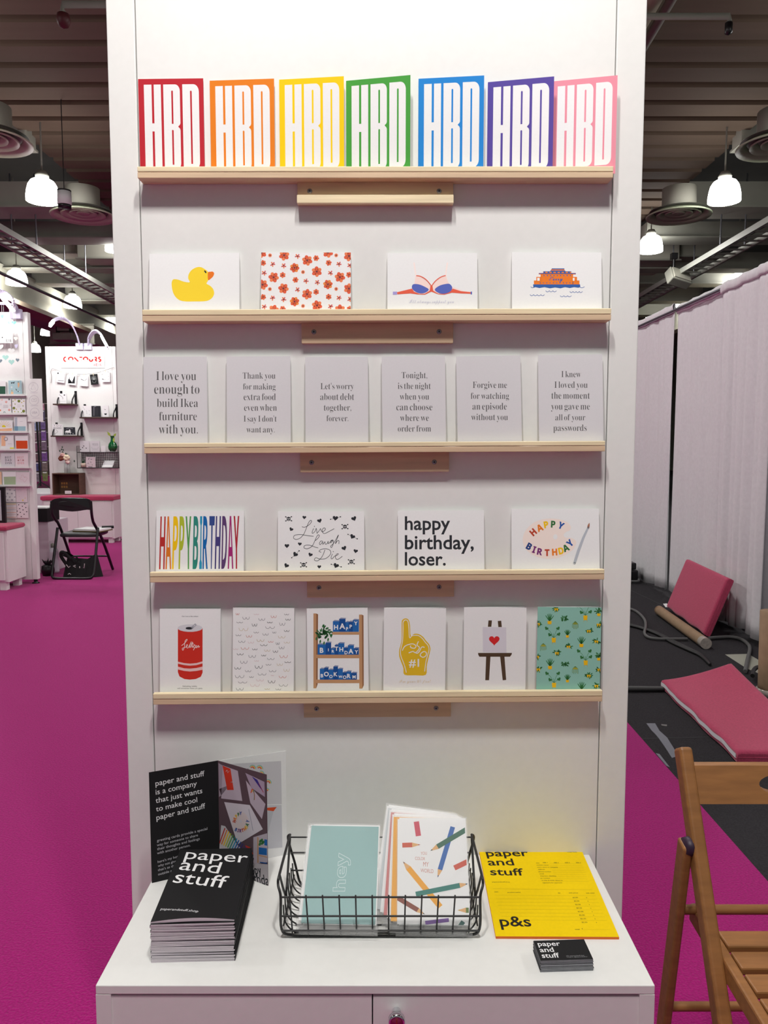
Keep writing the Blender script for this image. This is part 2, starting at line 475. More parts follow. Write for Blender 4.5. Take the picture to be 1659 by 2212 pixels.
b = MB(); b.tube([(0, -6, .3), (0, -1.5, .25), (.05, 0, 0), (0, 3, -.25)], .16, PIPE, 10); b.tube([(.35, -6, .35), (.4, 0, .15), (.35, 3, -.1)], .05, STEELGREY, 8)
o = b.build('roof_drain_pipe'); o.location = (onY(1400, 60, 6).x, 6, 5.55); tag(o, 'dark bent drain pipe under the deck at the top of the right tower edge', 'pipe')
# small cylinder speaker next to first left pendant
P = onD(139, 431, 10.3)
t = thing('hanging_speaker', 'small white cylinder speaker with black base hanging beside the left pendant', 'speaker', P)
b = MB(); b.lathe([(.001, .1), (.09, .1), (.092, -.07), (.001, -.07)], mat('speaker_white', (220, 220, 222), .5), 20); b.build('speaker_body', t)
b = MB(); b.lathe([(.001, -.07), (.088, -.07), (.082, -.11), (.001, -.11)], BLACKPAINT, 20); b.lathe([(.001, .12), (.09, .12), (.09, .1), (.001, .1)], BLACKPAINT, 20); b.build('speaker_grille', t)
b = MB(); b.tube([(0, 0, .11), (0, 0, 1.4)], .006, CABLEB, 6); b.build('speaker_wire', t)
P = onD(137, 44, 6.6)
t = thing('sprinkler', 'small round fire sprinkler on a pipe under the upper left deck', 'sprinkler', P)
b = MB(); b.lathe([(.001, .06), (.05, .05), (.06, 0), (.04, -.05), (.001, -.07)], mat('dark_red_plastic', (80, 30, 34), .5), 14); b.build('sprinkler_head', t)
b = MB(); b.tube([(0, 0, .06), (0, 0, .13), (2.0, 0, .13)], .03, STEELGREY, 8); b.build('sprinkler_pipe', t)
P = onD(1574, 62, 7.2)
t = thing('sprinkler', 'small dark fire sprinkler under the upper right deck', 'sprinkler', P)
b = MB(); b.lathe([(.001, .06), (.035, .05), (.035, -.04), (.001, -.06)], BLACKPAINT, 12); b.build('sprinkler_head', t)
b = MB(); b.tube([(0, 0, .06), (0, 0, .11), (-1.7, 0, .11)], .03, STEELGREY, 8); b.build('sprinkler_pipe', t)
# flood light clamped on right tray
P = onD(1465, 601, 15.8)
t = thing('flood_light', 'grey floodlight clamped under the right cable tray', 'floodlight', P)
b = MB(); b.M = Matrix.Rotation(radians(-35), 4, 'X') @ Matrix.Rotation(radians(20), 4, 'Z'); b.box(-.24, .24, -.1, .1, -.16, .16, STEELGREY); b.build('light_housing', t, bevel=.02)
b = MB(); b.M = Matrix.Rotation(radians(-35), 4, 'X') @ Matrix.Rotation(radians(20), 4, 'Z'); b.box(-.2, .2, -.125, -.1, -.13, .13, DUCT); b.build('light_glass', t)
b = MB(); b.tube([(-.1, 0, .15), (-.1, 0, .42)], .03, BLACKPAINT, 8); b.box(-.16, -.04, -.06, .06, .38, .5, BLACKPAINT); b.build('clamp', t)
P = onD(140, 722, 21)
t = thing('ceiling_projector', 'small dark projector hung in front of the pale duct behind the arm lamp', 'projector', P)
b = MB(); b.box(-.28, .28, -.2, .2, -.18, .02, STEELGREY); b.build('projector_body', t, bevel=.03)
b = MB(); b.box(-.16, .16, -.12, .12, .08, .3, DUCT); b.box(-.2, -.17, -.1, .1, -.1, .32, BLACKPAINT); b.box(.17, .2, -.1, .1, -.1, .32, BLACKPAINT); b.build('projector_mount', t)
# ---------------------------------------------------------------- display tower
TX0, SX0, SX1, TX1 = onY(228, 0, 0).x, onY(291, 0, 0).x, onY(1333, 0, 0).x, onY(1398.5, 0, 0).x
TOWER_H = 2.6
t = thing('display_tower', 'tall white display tower carrying the five wooden card shelves', 'display stand', ((TX0 + TX1) / 2, 0, 0))
cx = (TX0 + TX1) / 2
b = MB(); b.box(SX0 - cx + .0011, SX1 - cx - .0011, 0, .03, 0.03, TOWER_H, WHITE); b.build('centre_panel', t)
for x0, x1 in ((TX0, SX0 - .0011), (SX1 + .0011, TX1)):
    b = MB(); b.box(x0 - cx, x1 - cx, 0, .12, 0.03, TOWER_H, WHITE); b.build('side_post', t, bevel=.002)
b = MB(); b.box(SX0 - cx - .004, SX1 - cx + .004, .012, .11, 0.03, TOWER_H - .01, GAP); b.build('inner_frame', t)
for x in (TX0 - cx + .05, TX1 - cx - .05):
    b = MB(); b.lathe([(.001, .03), (.02, .03), (.02, .012), (.03, .006), (.03, 0), (.001, 0)], BLACKPAINT, 14, (x, .06, 0)); b.build('levelling_foot', t)
# small scuff on the lower left of the panel
# ---------------------------------------------------------------- curved lamps on the tower top (above the frame, they light it)
def arm_lamp(P, sx, label, reach=.22, fwd=1.15, up=.85):
    t = thing('arm_lamp', label, 'lamp', P, 'curved clip-on arm lamps')
    pts = smooth_pts([(0, 0, 0), (sx * reach * .12, -fwd * .1, up * .55), (sx * reach * .4, -fwd * .4, up * .97), (sx * reach * .75, -fwd * .75, up * .86), (sx * reach, -fwd, up * .5)], 6, False)
    b = MB()
    for i in range(len(pts) - 1):
        b.beam(pts[i], pts[i + 1] + (pts[i + 1] - pts[i]) * .05, .055, .02, LILACPLASTIC, up=(sx, .2, .3))
    b.build('curved_arm', t)
    d = (pts[-1] - pts[-6]); a = pts[-6]; nrm = Vector((0, -.3, -1)).normalized()
    b = MB(); b.beam(a + nrm * .013, pts[-1] + nrm * .013, .045, .012, LEDMAT, up=(sx, .2, .3)); b.build('led_strip', t)
    b = MB(); b.box(-.05, .05, -.02, .05, -.1, .01, LILACPLASTIC); b.tube([(0, .04, 0), (.05 * sx, .06, .05), (.1 * sx, .06, -.1)], .004, CABLE, 6); b.build('clamp', t, bevel=.003)
    return t
arm_lamp((-.04, 0, TOWER_H), -1, 'curved arm lamp on the top of the tower, left one, above the picture')
arm_lamp((.02, 0, TOWER_H), 1, 'curved arm lamp on the top of the tower, right one, above the picture')

# ---------------------------------------------------------------- the five shelves
SHELF_D, LIP = 0.032, 0.009
SHELVES = []
def shelf(ltop, lbot, rtop, rbot, xl, xr, cleat, screws, label, ledge=False):
    a, c = onY(xl, lbot, -SHELF_D), onY(xr, rbot, -SHELF_D)
    at, ct = onY(xl, ltop, -SHELF_D), onY(xr, rtop, -SHELF_D)
    h = ((at.z - a.z) + (ct.z - c.z)) / 2
    W = c.x - a.x; ang = math.atan2(c.z - a.z, W)
    M = Matrix.Translation(((a.x + c.x) / 2, 0, (a.z + c.z) / 2)) @ Matrix.Rotation(-ang, 4, 'Y')
    t = thing('picture_ledge', label, 'shelf', M, 'narrow wooden card shelves')
    bt = .0095
    b = MB(); b.box(-W / 2, W / 2, -SHELF_D, -.0002, 0, bt, PINE2); b.build('shelf_board', t, bevel=.0008)
    b = MB(); b.box(-W / 2, W / 2, -SHELF_D - .0006, -SHELF_D + LIP, bt + .0004, h, PINE); b.build('front_lip', t, bevel=.0012)
    (cl, cr, ctop, cbot) = cleat
    I = M.inverted()
    p, q = I @ onY(cl, ctop, -.012), I @ onY(cr, cbot, -.012)
    b = MB(); b.box(p.x, q.x, -.012, -.0002, q.z, 0.0, PINE2); cb = b.build('mounting_cleat', t, bevel=.0008)
    if ledge:
        r = I @ onY(cl, 421, -.02)
        b = MB(); b.box(p.x, q.x, -.021, -.012, q.z - .001, r.z, PINE); b.build('cleat_lip', t, bevel=.001)
    for (sx, sy) in screws:
        s = I @ onY(sx, sy, -.012)
        b = MB(); b.M = Matrix.Translation((s.x, -.012, s.z)) @ Matrix.Rotation(pi / 2, 4, 'X')
        b.lathe([(.0042, 0), (.0042, .0008), (.003, .002), (.0012, .0024), (.001, .0012), (.0001, .0012)], STEEL, 14)
        b.M = Matrix.Translation((s.x, -.0146, s.z)); b.box(-.0018, .0018, -.0002, .0, -.0004, .0004, GAP); b.box(-.0004, .0004, -.0002, 0, -.0018, .0018, GAP)
        b.build('screw', cb)
    SHELVES.append((M, bt))
shelf(359.5, 384.5, 359, 384, 297, 1324.5, (642, 979, 394, 441), ((669, 413), (948.5, 413)), 'top wooden ledge under the row of seven coloured letter cards', True)
shelf(668.8, 694.3, 666, 691.5, 307.5, 1320, (651, 979, 697, 741), ((678, 717), (948.5, 716.5)), 'second wooden ledge, under the duck, flower, bra and ferry cards')
shelf(957, 980, 953, 975, 311.5, 1307, (648, 970, 978, 1019), ((673, 999), (938, 998)), 'third wooden ledge, under the six plain grey text cards')
shelf(1235.5, 1258.5, 1230.5, 1252, 324, 1305.5, (663, 981, 1256, 1289), ((689, 1269.5), (948.5, 1268)), 'fourth wooden ledge, under the rainbow birthday and paint palette cards')
shelf(1498, 1522.5, 1491.5, 1515.5, 331, 1301, (656, 974, 1519, 1548), ((684, 1531), (942, 1529.5)), 'lowest wooden ledge, under the drink can and potted plant cards')

# ---------------------------------------------------------------- greeting cards
Z1L, Z1R = (290, 130, 3.072), (820, 130, 3.072)
Z2L, Z2R = (290, 520, 3.072), (820, 520, 3.072)
Z3L, Z3R = (290, 740, 3.072), (820, 740, 3.072)
Z4L, Z4R = (310, 1080, 3.19), (820, 1080, 3.19)
Z5L, Z5R = (310, 1290, 3.19), (810, 1290, 3.19)
def pz(Z, x, y): return (Z[0] + x / Z[2], Z[1] + y / Z[2])
def card(row, Z, TL, TR, art, label, group, yb=-.0205, dy=.012, auto=False, face=None, fold='left', W=None, H=None, back=3.0):
    face = face or PAPER
    pl, pr = pz(Z, *TL), pz(Z, *TR)
    A = onY(pl[0], pl[1], yb + dy)
    if auto:
        r = ray(*pr); Yr = (A.z - CAM_H) / r.z * r.y - CAM_D
        Yr = max(-.0225, min(-.002, Yr))
    else: Yr = yb + dy
    B = onY(pr[0], pr[1], Yr)
    M0, bt = SHELVES[row]
    zb = (M0 @ Vector((0, 0, bt))).z + .0003 + (A.x - M0.translation.x) * -math.tan(M0.to_euler().y)
    w = W or hypot(B.x - A.x, B.y - A.y)
    yaw = atan2(B.y - A.y, B.x - A.x)
    hz = (A.z + B.z) / 2 - zb if auto else A.z - zb
    lean = math.atan2(dy, hz)
    roll = 0 if auto else atan2(B.z - A.z, w)
    h = H or hz / cos(lean)
    base = Vector((A.x, A.y, zb)) - Vector((0, dy, 0))
    # sheet frame: x along the card, y up the card, z out of the face
    R = Matrix.Rotation(yaw, 4, 'Z') @ Matrix.Rotation(-lean, 4, 'X') @ Matrix.Rotation(pi / 2, 4, 'X') @ Matrix.Rotation(roll, 4, 'Z')
    M = Matrix.Translation(base) @ R
    t = thing('greeting_card', label, 'greeting card', M, group)
    b = MB(); b.box(0, w, 0, h, -.0006, 0, face)
    art(Art(b, M, Z, clip=(0, w, 0, h)), w, h)
    b.build('front_panel', t)
    b = MB()
    if fold == 'left':
        b.M = Matrix.Rotation(radians(back) if not auto else -yaw * .0 + radians(1.0) + abs(yaw), 4, 'Y') if not auto else Matrix.Rotation(max(.01, -yaw), 4, 'Y') if yaw < 0 else Matrix.Rotation(.01, 4, 'Y')
        b.box(0.0002, w, 0.0003, h, -.0014, -.0008, PAPER)
    else:
        b.M = Matrix.Translation((0, h, 0)) @ Matrix.Rotation(lean * .9, 4, 'X')
        b.box(0, w, -h * .995, 0, -.0014, -.0008, PAPER)
    b.build('back_panel', t)
    return t

# --- row 1: HBD cards, the same printed letters on seven colours
def hbd(col):
    def art(a, w, h):
        a.clip = None
        wh = PAPER; U = w
        bot = .04
        def rr(x0, x1, y0, y1, cr):  # rounded right corners; x,y in widths from top left
            pts = [(x0, y0)]
            for k in range(7):
                an = -pi / 2 + pi / 2 * k / 6; pts.append((x1 - cr + cr * cos(an), y0 + cr * 1.3 + cr * 1.3 * sin(an)))
            for k in range(7):
                an = pi / 2 * k / 6; pts.append((x1 - cr + cr * cos(an), y1 - cr * 1.3 + cr * 1.3 * sin(an)))
            pts.append((x0, y1)); return pts
        T = lambda P: [(p[0] * U, h - p[1] * U) for p in P]
        hh = h / U
        e = 1.347
        a.raw(T([(.086, .085), (.347, .085), (.347, e), (.086, e)]), wh)
        a.raw(T(rr(.384, .638, .085, e, .075)), wh)
        a.raw(T(rr(.677, .93, .085, e, .085)), wh)
        a.z = 2
        a.raw(T([(.204, .085), (.238, .085), (.238, .655), (.204, .655)]), col)
        a.raw(T([(.204, .775), (.238, .775), (.238, e), (.204, e)]), col)
        for x, segs in ((.506, ((.175, .665), (.755, 1.272))), (.795, ((.18, 1.262),))):
            for y0, y1 in segs:
                a.raw(T([(x, y0 + .012), (x + .006, y0), (x + .019, y0), (x + .026, y0 + .012), (x + .026, y1), (x, y1)]), col)
        a.raw(T([(.645, .64), (.645, .78), (.63, .735), (.606, .712), (.606, .702), (.63, .68)]), col)
    return art
HB = [('red', (188, 36, 50), (25, 125), (457, 120), Z1L), ('orange', (232, 128, 28), (500, 136), (927, 122), Z1L), ('yellow', (248, 208, 6), (961, 129), (1390, 106), Z1L),
      ('green', (72, 160, 64), (1405, 137), (1832, 98), Z1L), ('blue', (32, 134, 214), (258, 123), (694, 101), Z1R), ('purple', (88, 72, 158), (718, 150), (1158, 103), Z1R), ('pink', (234, 146, 164), (1145, 146), (1579, 95), Z1R)]
for q, (nm, c, TL, TR, Z) in enumerate(HB):
    C = ink(*c)
    card(0, Z, TL, TR, hbd(C), '%s card with tall white HBD letters on the top shelf' % nm, 'tall letter birthday cards on the top shelf', yb=-.003 if nm != 'pink' else -.0016, dy=0.0008, auto=True, face=C)

# --- row 2
YEL, BLK = ink(250, 216, 52), ink(40, 42, 48)
def a_duck(a, w, h):
    body = [(262, 256), (290, 258), (330, 272), (368, 275), (358, 250), (362, 222), (380, 195), (410, 178), (440, 175), (470, 190), (492, 210), (498, 240), (488, 268), (480, 285), (505, 300), (524, 322), (530, 350), (520, 375), (495, 395), (460, 402), (400, 403), (340, 403), (300, 394), (272, 370), (255, 335), (248, 290), (252, 266)]
    a.fill(body, YEL, 4); a.z = 2
    a.fill([(490, 210), (505, 206), (520, 205), (530, 216), (524, 236), (508, 252), (492, 262), (488, 240)], ink(236, 120, 32), 3)
    a.ell(472, 206, 5, 11, BLK, -.6)
FR, FO, FD = ink(226, 96, 66), ink(238, 130, 86), ink(120, 70, 70)
def a_flowers(a, w, h):
    rnd = random.Random(4)
    def flower(x, y, r, n, col, rot, core):
        a.z = 1 + (n == 5)
        for k in range(n):
            an = rot + 2 * pi * k / n
            a.ell(x + cos(an) * r * .56, y + sin(an) * r * .56, r * .52, r * .40, col if k % 2 else FR, an, 10)
        a.z = 3; a.ell(x, y, r * .42, r * .42, FR, 0, 10)
        a.z = 4; a.ell(x, y, r * .22, r * .24, core, 0, 8)
        a.line([(x - r * .1, y + r * .1), (x + r * .35, y - r * .3)], 1.4, FD); a.line([(x, y), (x - r * .35, y - r * .2)], 1.4, FD)
    for x, y in ((995, 97), (1148, 131), (925, 243), (1211, 205), (1365, 242), (990, 317), (1147, 355), (1213, 430), (852, 292), (1425, 102), (1425, 318), (925, 460), (1365, 458), (1285, 78), (845, 80)):
        flower(x, y, 33, 6, FO, rnd.random() * 3, FD)
    for x, y in ((1064, 180), (1285, 290), (1064, 404)):
        flower(x, y, 30, 7, ink(240, 140, 70), rnd.random() * 3, FD)
    for x, y in ((855, 148), (985, 228), (1070, 260), (1290, 147), (1207, 116), (1290, 372), (1207, 340), (855, 374), (1425, 226), (985, 452), (1430, 452)):
        flower(x, y, 19, 6, FO, rnd.random() * 3, FD)
    for x, y in ((918, 156), (1083, 103), (992, 166), (1140, 268), (1215, 277), (1302, 214), (1358, 155), (1430, 163), (862, 214), (918, 380), (1083, 325), (992, 390), (1302, 436), (1358, 379), (1430, 388), (862, 438)):
        a.z = 2
        for k in range(5):
            an = rnd.random() * .5 + 2 * pi * k / 5
            a.line([(x, y), (x + cos(an) * 17, y + sin(an) * 17)], 8, FO if k % 2 else ink(214, 100, 100))
        a.z = 3; a.ell(x, y, 5, 5, FD)
    for x, y in ((901, 97), (1120, 208), (1340, 97), (900, 321), (1120, 433), (1340, 320)):
        a.z = 2; a.ell(x, y, 12, 12, FO); a.z = 3; a.ell(x, y, 5, 5, FD)
PKL, ORR, BLU = ink(250, 222, 216), ink(232, 96, 72), ink(88, 104, 190)
def a_bra(a, w, h):
    a.line([(228, 145), (236, 200), (240, 240), (232, 290), (215, 320)], 9, ink(252, 234, 230), 5); a.line([(450, 145), (442, 200), (440, 235), (455, 285), (485, 318)], 9, ink(252, 234, 230), 5)
    a.z = 2
    a.fill([(240, 232), (270, 238), (305, 262), (330, 292), (343, 310), (356, 292), (380, 262), (410, 240), (438, 230), (452, 270), (478, 305), (560, 335), (608, 338), (608, 354), (540, 350), (480, 345), (430, 352), (390, 350), (360, 340), (343, 338), (325, 345), (290, 358), (250, 352), (205, 348), (115, 352), (90, 346), (150, 335), (215, 318), (232, 285)], PKL)
    a.z = 3
    a.fill([(115, 342), (215, 318), (228, 338), (262, 352), (300, 352), (332, 332), (338, 296), (350, 296), (356, 332), (390, 352), (430, 352), (465, 340), (485, 318), (540, 335), (606, 342), (606, 352), (540, 350), (480, 345), (430, 358), (390, 356), (343, 338), (300, 358), (250, 356), (205, 350), (118, 356)], ORR)
    a.z = 4
    a.fill([(222, 290), (260, 290), (300, 306), (326, 324), (305, 344), (272, 350), (240, 340), (215, 316)], BLU, 4)
    a.fill([(366, 324), (395, 300), (430, 289), (464, 287), (482, 312), (468, 338), (430, 352), (390, 346)], BLU, 4)
    a.line([(243, 232), (275, 238), (312, 262), (343, 300)], 6, ORR, 5); a.line([(438, 231), (405, 242), (370, 268), (346, 300)], 6, ORR, 5)
    a.rect(88, 338, 116, 358, ink(170, 160, 220)); a.rect(604, 338, 613, 356, BLU)
    a.text("I'll always support you", 196, 414, 494, ink(206, 206, 222), 'script', 0, 1.2)
ORG, BL2 = ink(238, 126, 40), ink(52, 96, 170)
def a_ferry(a, w, h):
    O = lambda x0, y0, x1, y1, m=ORG: a.rect(x0, y0, x1, y1, m)
    a.fill([(1140, 188), (1224, 188), (1232, 202), (1132, 202)], ORG)
    O(1085, 204, 1272, 216); O(1056, 214, 1302, 224); O(1068, 222, 1284, 290); O(1040, 240, 1070, 268); O(1282, 240, 1310, 268); O(1024, 264, 1070, 290); O(1280, 264, 1326, 290)
    a.z = 2
    O(1142, 184, 1226, 190, BL2); O(1086, 203, 1272, 206, BL2); O(1132, 199, 1232, 203, BL2); O(1056, 215, 1302, 220, BL2)
    for k in range(7): O(1088 + k * 27, 206, 1100 + k * 27, 214, BL2)
    for k in range(9):
        O(1088 + k * 22, 227, 1094 + k * 22, 235, BL2)
    for k in range(11): O(1062 + k * 22, 277, 1068 + k * 22, 283, BL2)
    for k in range(8): O(1140 + k * 10, 194, 1144 + k * 10, 197, BL2)
    a.text('Ferry', 1124, 264, 1216, BL2, 'script', .012, 1.05)
    O(1046, 246, 1062, 266, PAPER); O(1282, 246, 1294, 266, PAPER)
    a.fill([(1018, 290), (1330, 290), (1332, 306), (1320, 312), (1290, 308), (1262, 314), (1230, 308), (1200, 316), (1165, 310), (1130, 316), (1095, 308), (1060, 314), (1034, 308), (1022, 312)], BL2)
    def wave(x0, y, n, wv, th=3):
        for k in range(n):
            x = x0 + k * wv; a.line([(x, y - 4), (x + wv * .25, y + 3), (x + wv * .6, y + 4), (x + wv, y - 3)], th, BL2, 4)
    wave(1003, 308, 1, 22); wave(1326, 308, 1, 34); wave(1102, 335, 3, 24); wave(1262, 340, 4, 21); wave(998, 361, 4, 24); wave(1198, 368, 3, 25)
g2 = 'landscape cards on the second shelf'
card(1, Z2L, (105, 87), (702, 80), a_duck, 'white card with a yellow rubber duck', g2, fold='top', yb=-.021, dy=.014)
card(1, Z2L, (843, 78), (1437, 78), a_flowers, 'white card scattered with orange red flowers', g2, fold='top', yb=-.021, dy=.014)
card(1, Z2R, (52, 83), (648, 82), a_bra, 'white card with a drawn orange and blue bra', g2, fold='top', yb=-.021, dy=.014)
card(1, Z2R, (876, 76), (1470, 78), a_ferry, 'white card with an orange ferry boat on blue waves', g2, fold='top', yb=-.021, dy=.014)

# --- row 3: text only
GREYTXT = ink(98, 96, 98)
def texts(lines, hh=1.28):
    def art(a, w, h):
        for (s, x0, x1, y) in lines: a.text(s, x0, y, x1, GREYTXT, 'serif', -.0115, hh)
    return art
g3 = 'plain text cards on the third shelf'
T3 = [(Z3L, (65, 95), (485, 92), [("I love you", 145, 411, 250), ("enough to", 132, 433, 340), ("build Ikea", 150, 423, 428), ("furniture", 165, 415, 516), ("with you.", 163, 422, 604)], 'leftmost pale grey text card, five lines about love and furniture'),
      (Z3L, (615, 92), (1038, 90), [("Thank you", 720, 937, 240), ("for making", 722, 938, 312), ("extra food", 726, 939, 382), ("even when", 729, 946, 453), ("I say I don't", 726, 945, 525), ("want any.", 745, 932, 597)], 'pale grey text card thanking for extra food'),
      (Z3L, (1137, 95), (1553, 93), [("Let's worry", 1236, 1457, 310), ("about debt", 1234, 1459, 381), ("together,", 1258, 1440, 452), ("forever.", 1276, 1421, 522)], 'pale grey text card about worrying over debt together'),
      (Z3R, (20, 92), (441, 87), [("Tonight,", 146, 316, 237), ("is the night", 121, 339, 308), ("when you", 134, 328, 379), ("can choose", 111, 350, 450), ("where we", 136, 326, 520), ("order from", 121, 341, 591)], 'pale grey text card about choosing where to order tonight'),
      (Z3R, (519, 92), (945, 84), [("Forgive me", 618, 845, 302), ("for watching", 605, 859, 374), ("an episode", 616, 844, 445), ("without you", 608, 851, 515)], 'pale grey text card asking forgiveness for watching an episode'),
      (Z3R, (1060, 84), (1488, 77), [("I knew", 1206, 1336, 230), ("I loved you", 1160, 1380, 301), ("the moment", 1140, 1395, 373), ("you gave me", 1138, 1395, 445), ("all of your", 1166, 1365, 516), ("passwords", 1153, 1374, 587)], 'rightmost pale grey text card, six lines about passwords')]
for Z, TL, TR, lines, lab in T3:
    card(2, Z, TL, TR, texts(lines), lab, g3, face=PAPER2)

# --- row 4
RAIN = [(186, 46, 44), (224, 122, 34), (244, 198, 10), (176, 190, 50), (86, 160, 84), (46, 138, 124), (40, 150, 190), (16, 102, 176), (52, 74, 142), (70, 62, 126), (92, 62, 112), (166, 40, 118), (178, 44, 60)]
def a_rainbow(a, w, h):
    # letter columns top left/right, bottom left/right
    cols = [('H', 117, 153, 107, 145), ('A', 168, 190, 151, 191), ('P', 206, 243, 196, 232), ('P', 249, 285, 241, 274), ('Y', 290, 329, 290, 315), ('B', 346, 381, 338, 374), ('I', 390, 405, 384, 402), ('R', 412, 447, 406, 442), ('T', 454, 492, 456, 478), ('H', 499, 534, 490, 526), ('D', 543, 578, 536, 572), ('A', 592, 612, 580, 619), ('Y', 621, 660, 627, 644)]
    top, bot = 112, 476
    for q, (ch, x0, x1, x2, x3) in enumerate(cols):
        C = ink(*RAIN[q])
        xl, xr = (x0 + x2) / 2, (x1 + x3) / 2
        if ch in 'AY': xl, xr = min(x0, x2), max(x1, x3)
        V, Fc = glyphs(ch, 'bold', 0.0)
        mnx, mxx = min(p[0] for p in V), max(p[0] for p in V); mny, mxy = min(p[1] for p in V), max(p[1] for p in V)
        vs = []
        for p in V:
            u, v = (p[0] - mnx) / (mxx - mnx), 1 - (p[1] - mny) / (mxy - mny)
            if ch == 'I': u = u
            l = (x0 + (x2 - x0) * v) if ch not in 'AY' else xl; r = (x1 + (x3 - x1) * v) if ch not in 'AY' else xr
            X = l + (r - l) * u; Y = top + (bot - top) * v - (X - 380) * .006
            c = a.L(X, Y); vs.append((c[0], c[1], a.LAYER))
        a.mb.add(vs, Fc, C)
DK = ink(46, 48, 54)
def heart(a, x, y, s, m, rot=0.0):
    pts = []
    for k in range(24):
        tt = 2 * pi * k / 24
        X = 16 * sin(tt) ** 3; Y = -(13 * cos(tt) - 5 * cos(2 * tt) - 2 * cos(3 * tt) - cos(4 * tt))
        X, Y = X * s / 17, Y * s / 17
        pts.append((x + X * cos(rot) - Y * sin(rot), y + X * sin(rot) + Y * cos(rot)))
    a.fill(pts, m)
def a_live(a, w, h):
    for x, y, s, r in ((1108, 120, 14, .1), (1213, 143, 17, -.3), (1450, 128, 19, -.4), (1018, 202, 15, .5), (1077, 303, 14, .1), (988, 316, 17, 0), (1382, 332, 18, -.4), (1462, 352, 16, .2), (1150, 377, 16, .4), (985, 452, 18, .5), (1211, 460, 14, 0), (1322, 125, 20, .1), (1440, 252, 19, .5), (1046, 375, 19, .6), (1327, 452, 20, .4)):
        heart(a, x, y, s, DK, r)
    for x, y, r in ((1322, 125, -.25), (1440, 252, .45), (1046, 375, -.75), (1327, 452, .25)):
        c, s_ = cos(r), sin(r)
        a.line([(x - 36 * c, y - 36 * s_), (x + 36 * c, y + 36 * s_)], 2, DK); a.ell(x + 36 * c, y + 36 * s_, 5, 4, DK); a.ell(x - 34 * c, y - 34 * s_, 4, 4, DK)
    for x, y in ((1000, 130), (1388, 184), (1103, 447), (1432, 426)):
        for an in (.6, 2.5):
            c, s_ = cos(an) * 24, sin(an) * 24
            a.line([(x - c, y - s_), (x + c, y + s_)], 3, DK)
            for q in (-1, 1): a.ell(x + q * c, y + q * s_, 5, 4, DK)
        a.z = 2; a.ell(x, y, 13, 14, DK); a.z = 3
        for q in (-5, 5): a.ell(x + q, y - 1, 3, 3.5, PAPER)
        a.rect(x - 4, y + 7, x + 4, y + 9, PAPER); a.z = 1
    # hand lettering
    W3 = lambda p, wd=3.4: a.line(p, wd, DK, 5)
    W3([(1092, 184), (1110, 188), (1140, 172), (1158, 150), (1152, 140), (1138, 156), (1120, 200), (1104, 236), (1080, 262), (1052, 272), (1034, 262), (1042, 244), (1080, 238), (1130, 246), (1172, 250)])
    W3([(1172, 196), (1162, 222), (1166, 230), (1182, 216), (1190, 196), (1194, 214), (1196, 230), (1214, 206), (1220, 198), (1226, 214), (1238, 218), (1254, 202), (1244, 192), (1232, 206), (1236, 226), (1252, 230), (1284, 214), (1314, 198)]); a.ell(1178, 182, 3, 3, DK)
    W3([(1184, 280), (1200, 266), (1212, 248), (1204, 240), (1192, 256), (1176, 292), (1160, 320), (1130, 336), (1106, 330), (1112, 314), (1146, 312), (1180, 324), (1204, 330)])
    W3([(1238, 288), (1224, 282), (1212, 298), (1218, 308), (1234, 290), (1236, 306), (1250, 288), (1252, 304), (1266, 300), (1272, 284), (1274, 302), (1290, 286), (1306, 276), (1292, 280), (1290, 296), (1308, 280), (1306, 306), (1296, 328), (1290, 318), (1312, 296), (1338, 250), (1344, 242), (1336, 262), (1322, 302), (1334, 284), (1346, 280), (1346, 304)])
    W3([(1250, 344), (1238, 376), (1222, 402), (1198, 420), (1178, 414), (1188, 398), (1220, 408), (1258, 402), (1288, 374), (1286, 348), (1256, 336), (1222, 342), (1210, 354), (1224, 360)])
    W3([(1302, 372), (1292, 398), (1300, 406), (1316, 388), (1336, 380), (1342, 370), (1330, 374), (1322, 396), (1334, 410), (1352, 402), (1370, 388)]); a.ell(1308, 356, 3, 3, DK)
def a_loser(a, w, h):
    for s, x0, x1, y in (("happy", 174, 486, 205), ("birthday,", 174, 649, 338), ("loser.", 174, 456, 450)):
        a.text(s, x0, y, x1, DK, 'sans', .016, 1.0)
PAL = ink(248, 232, 224)
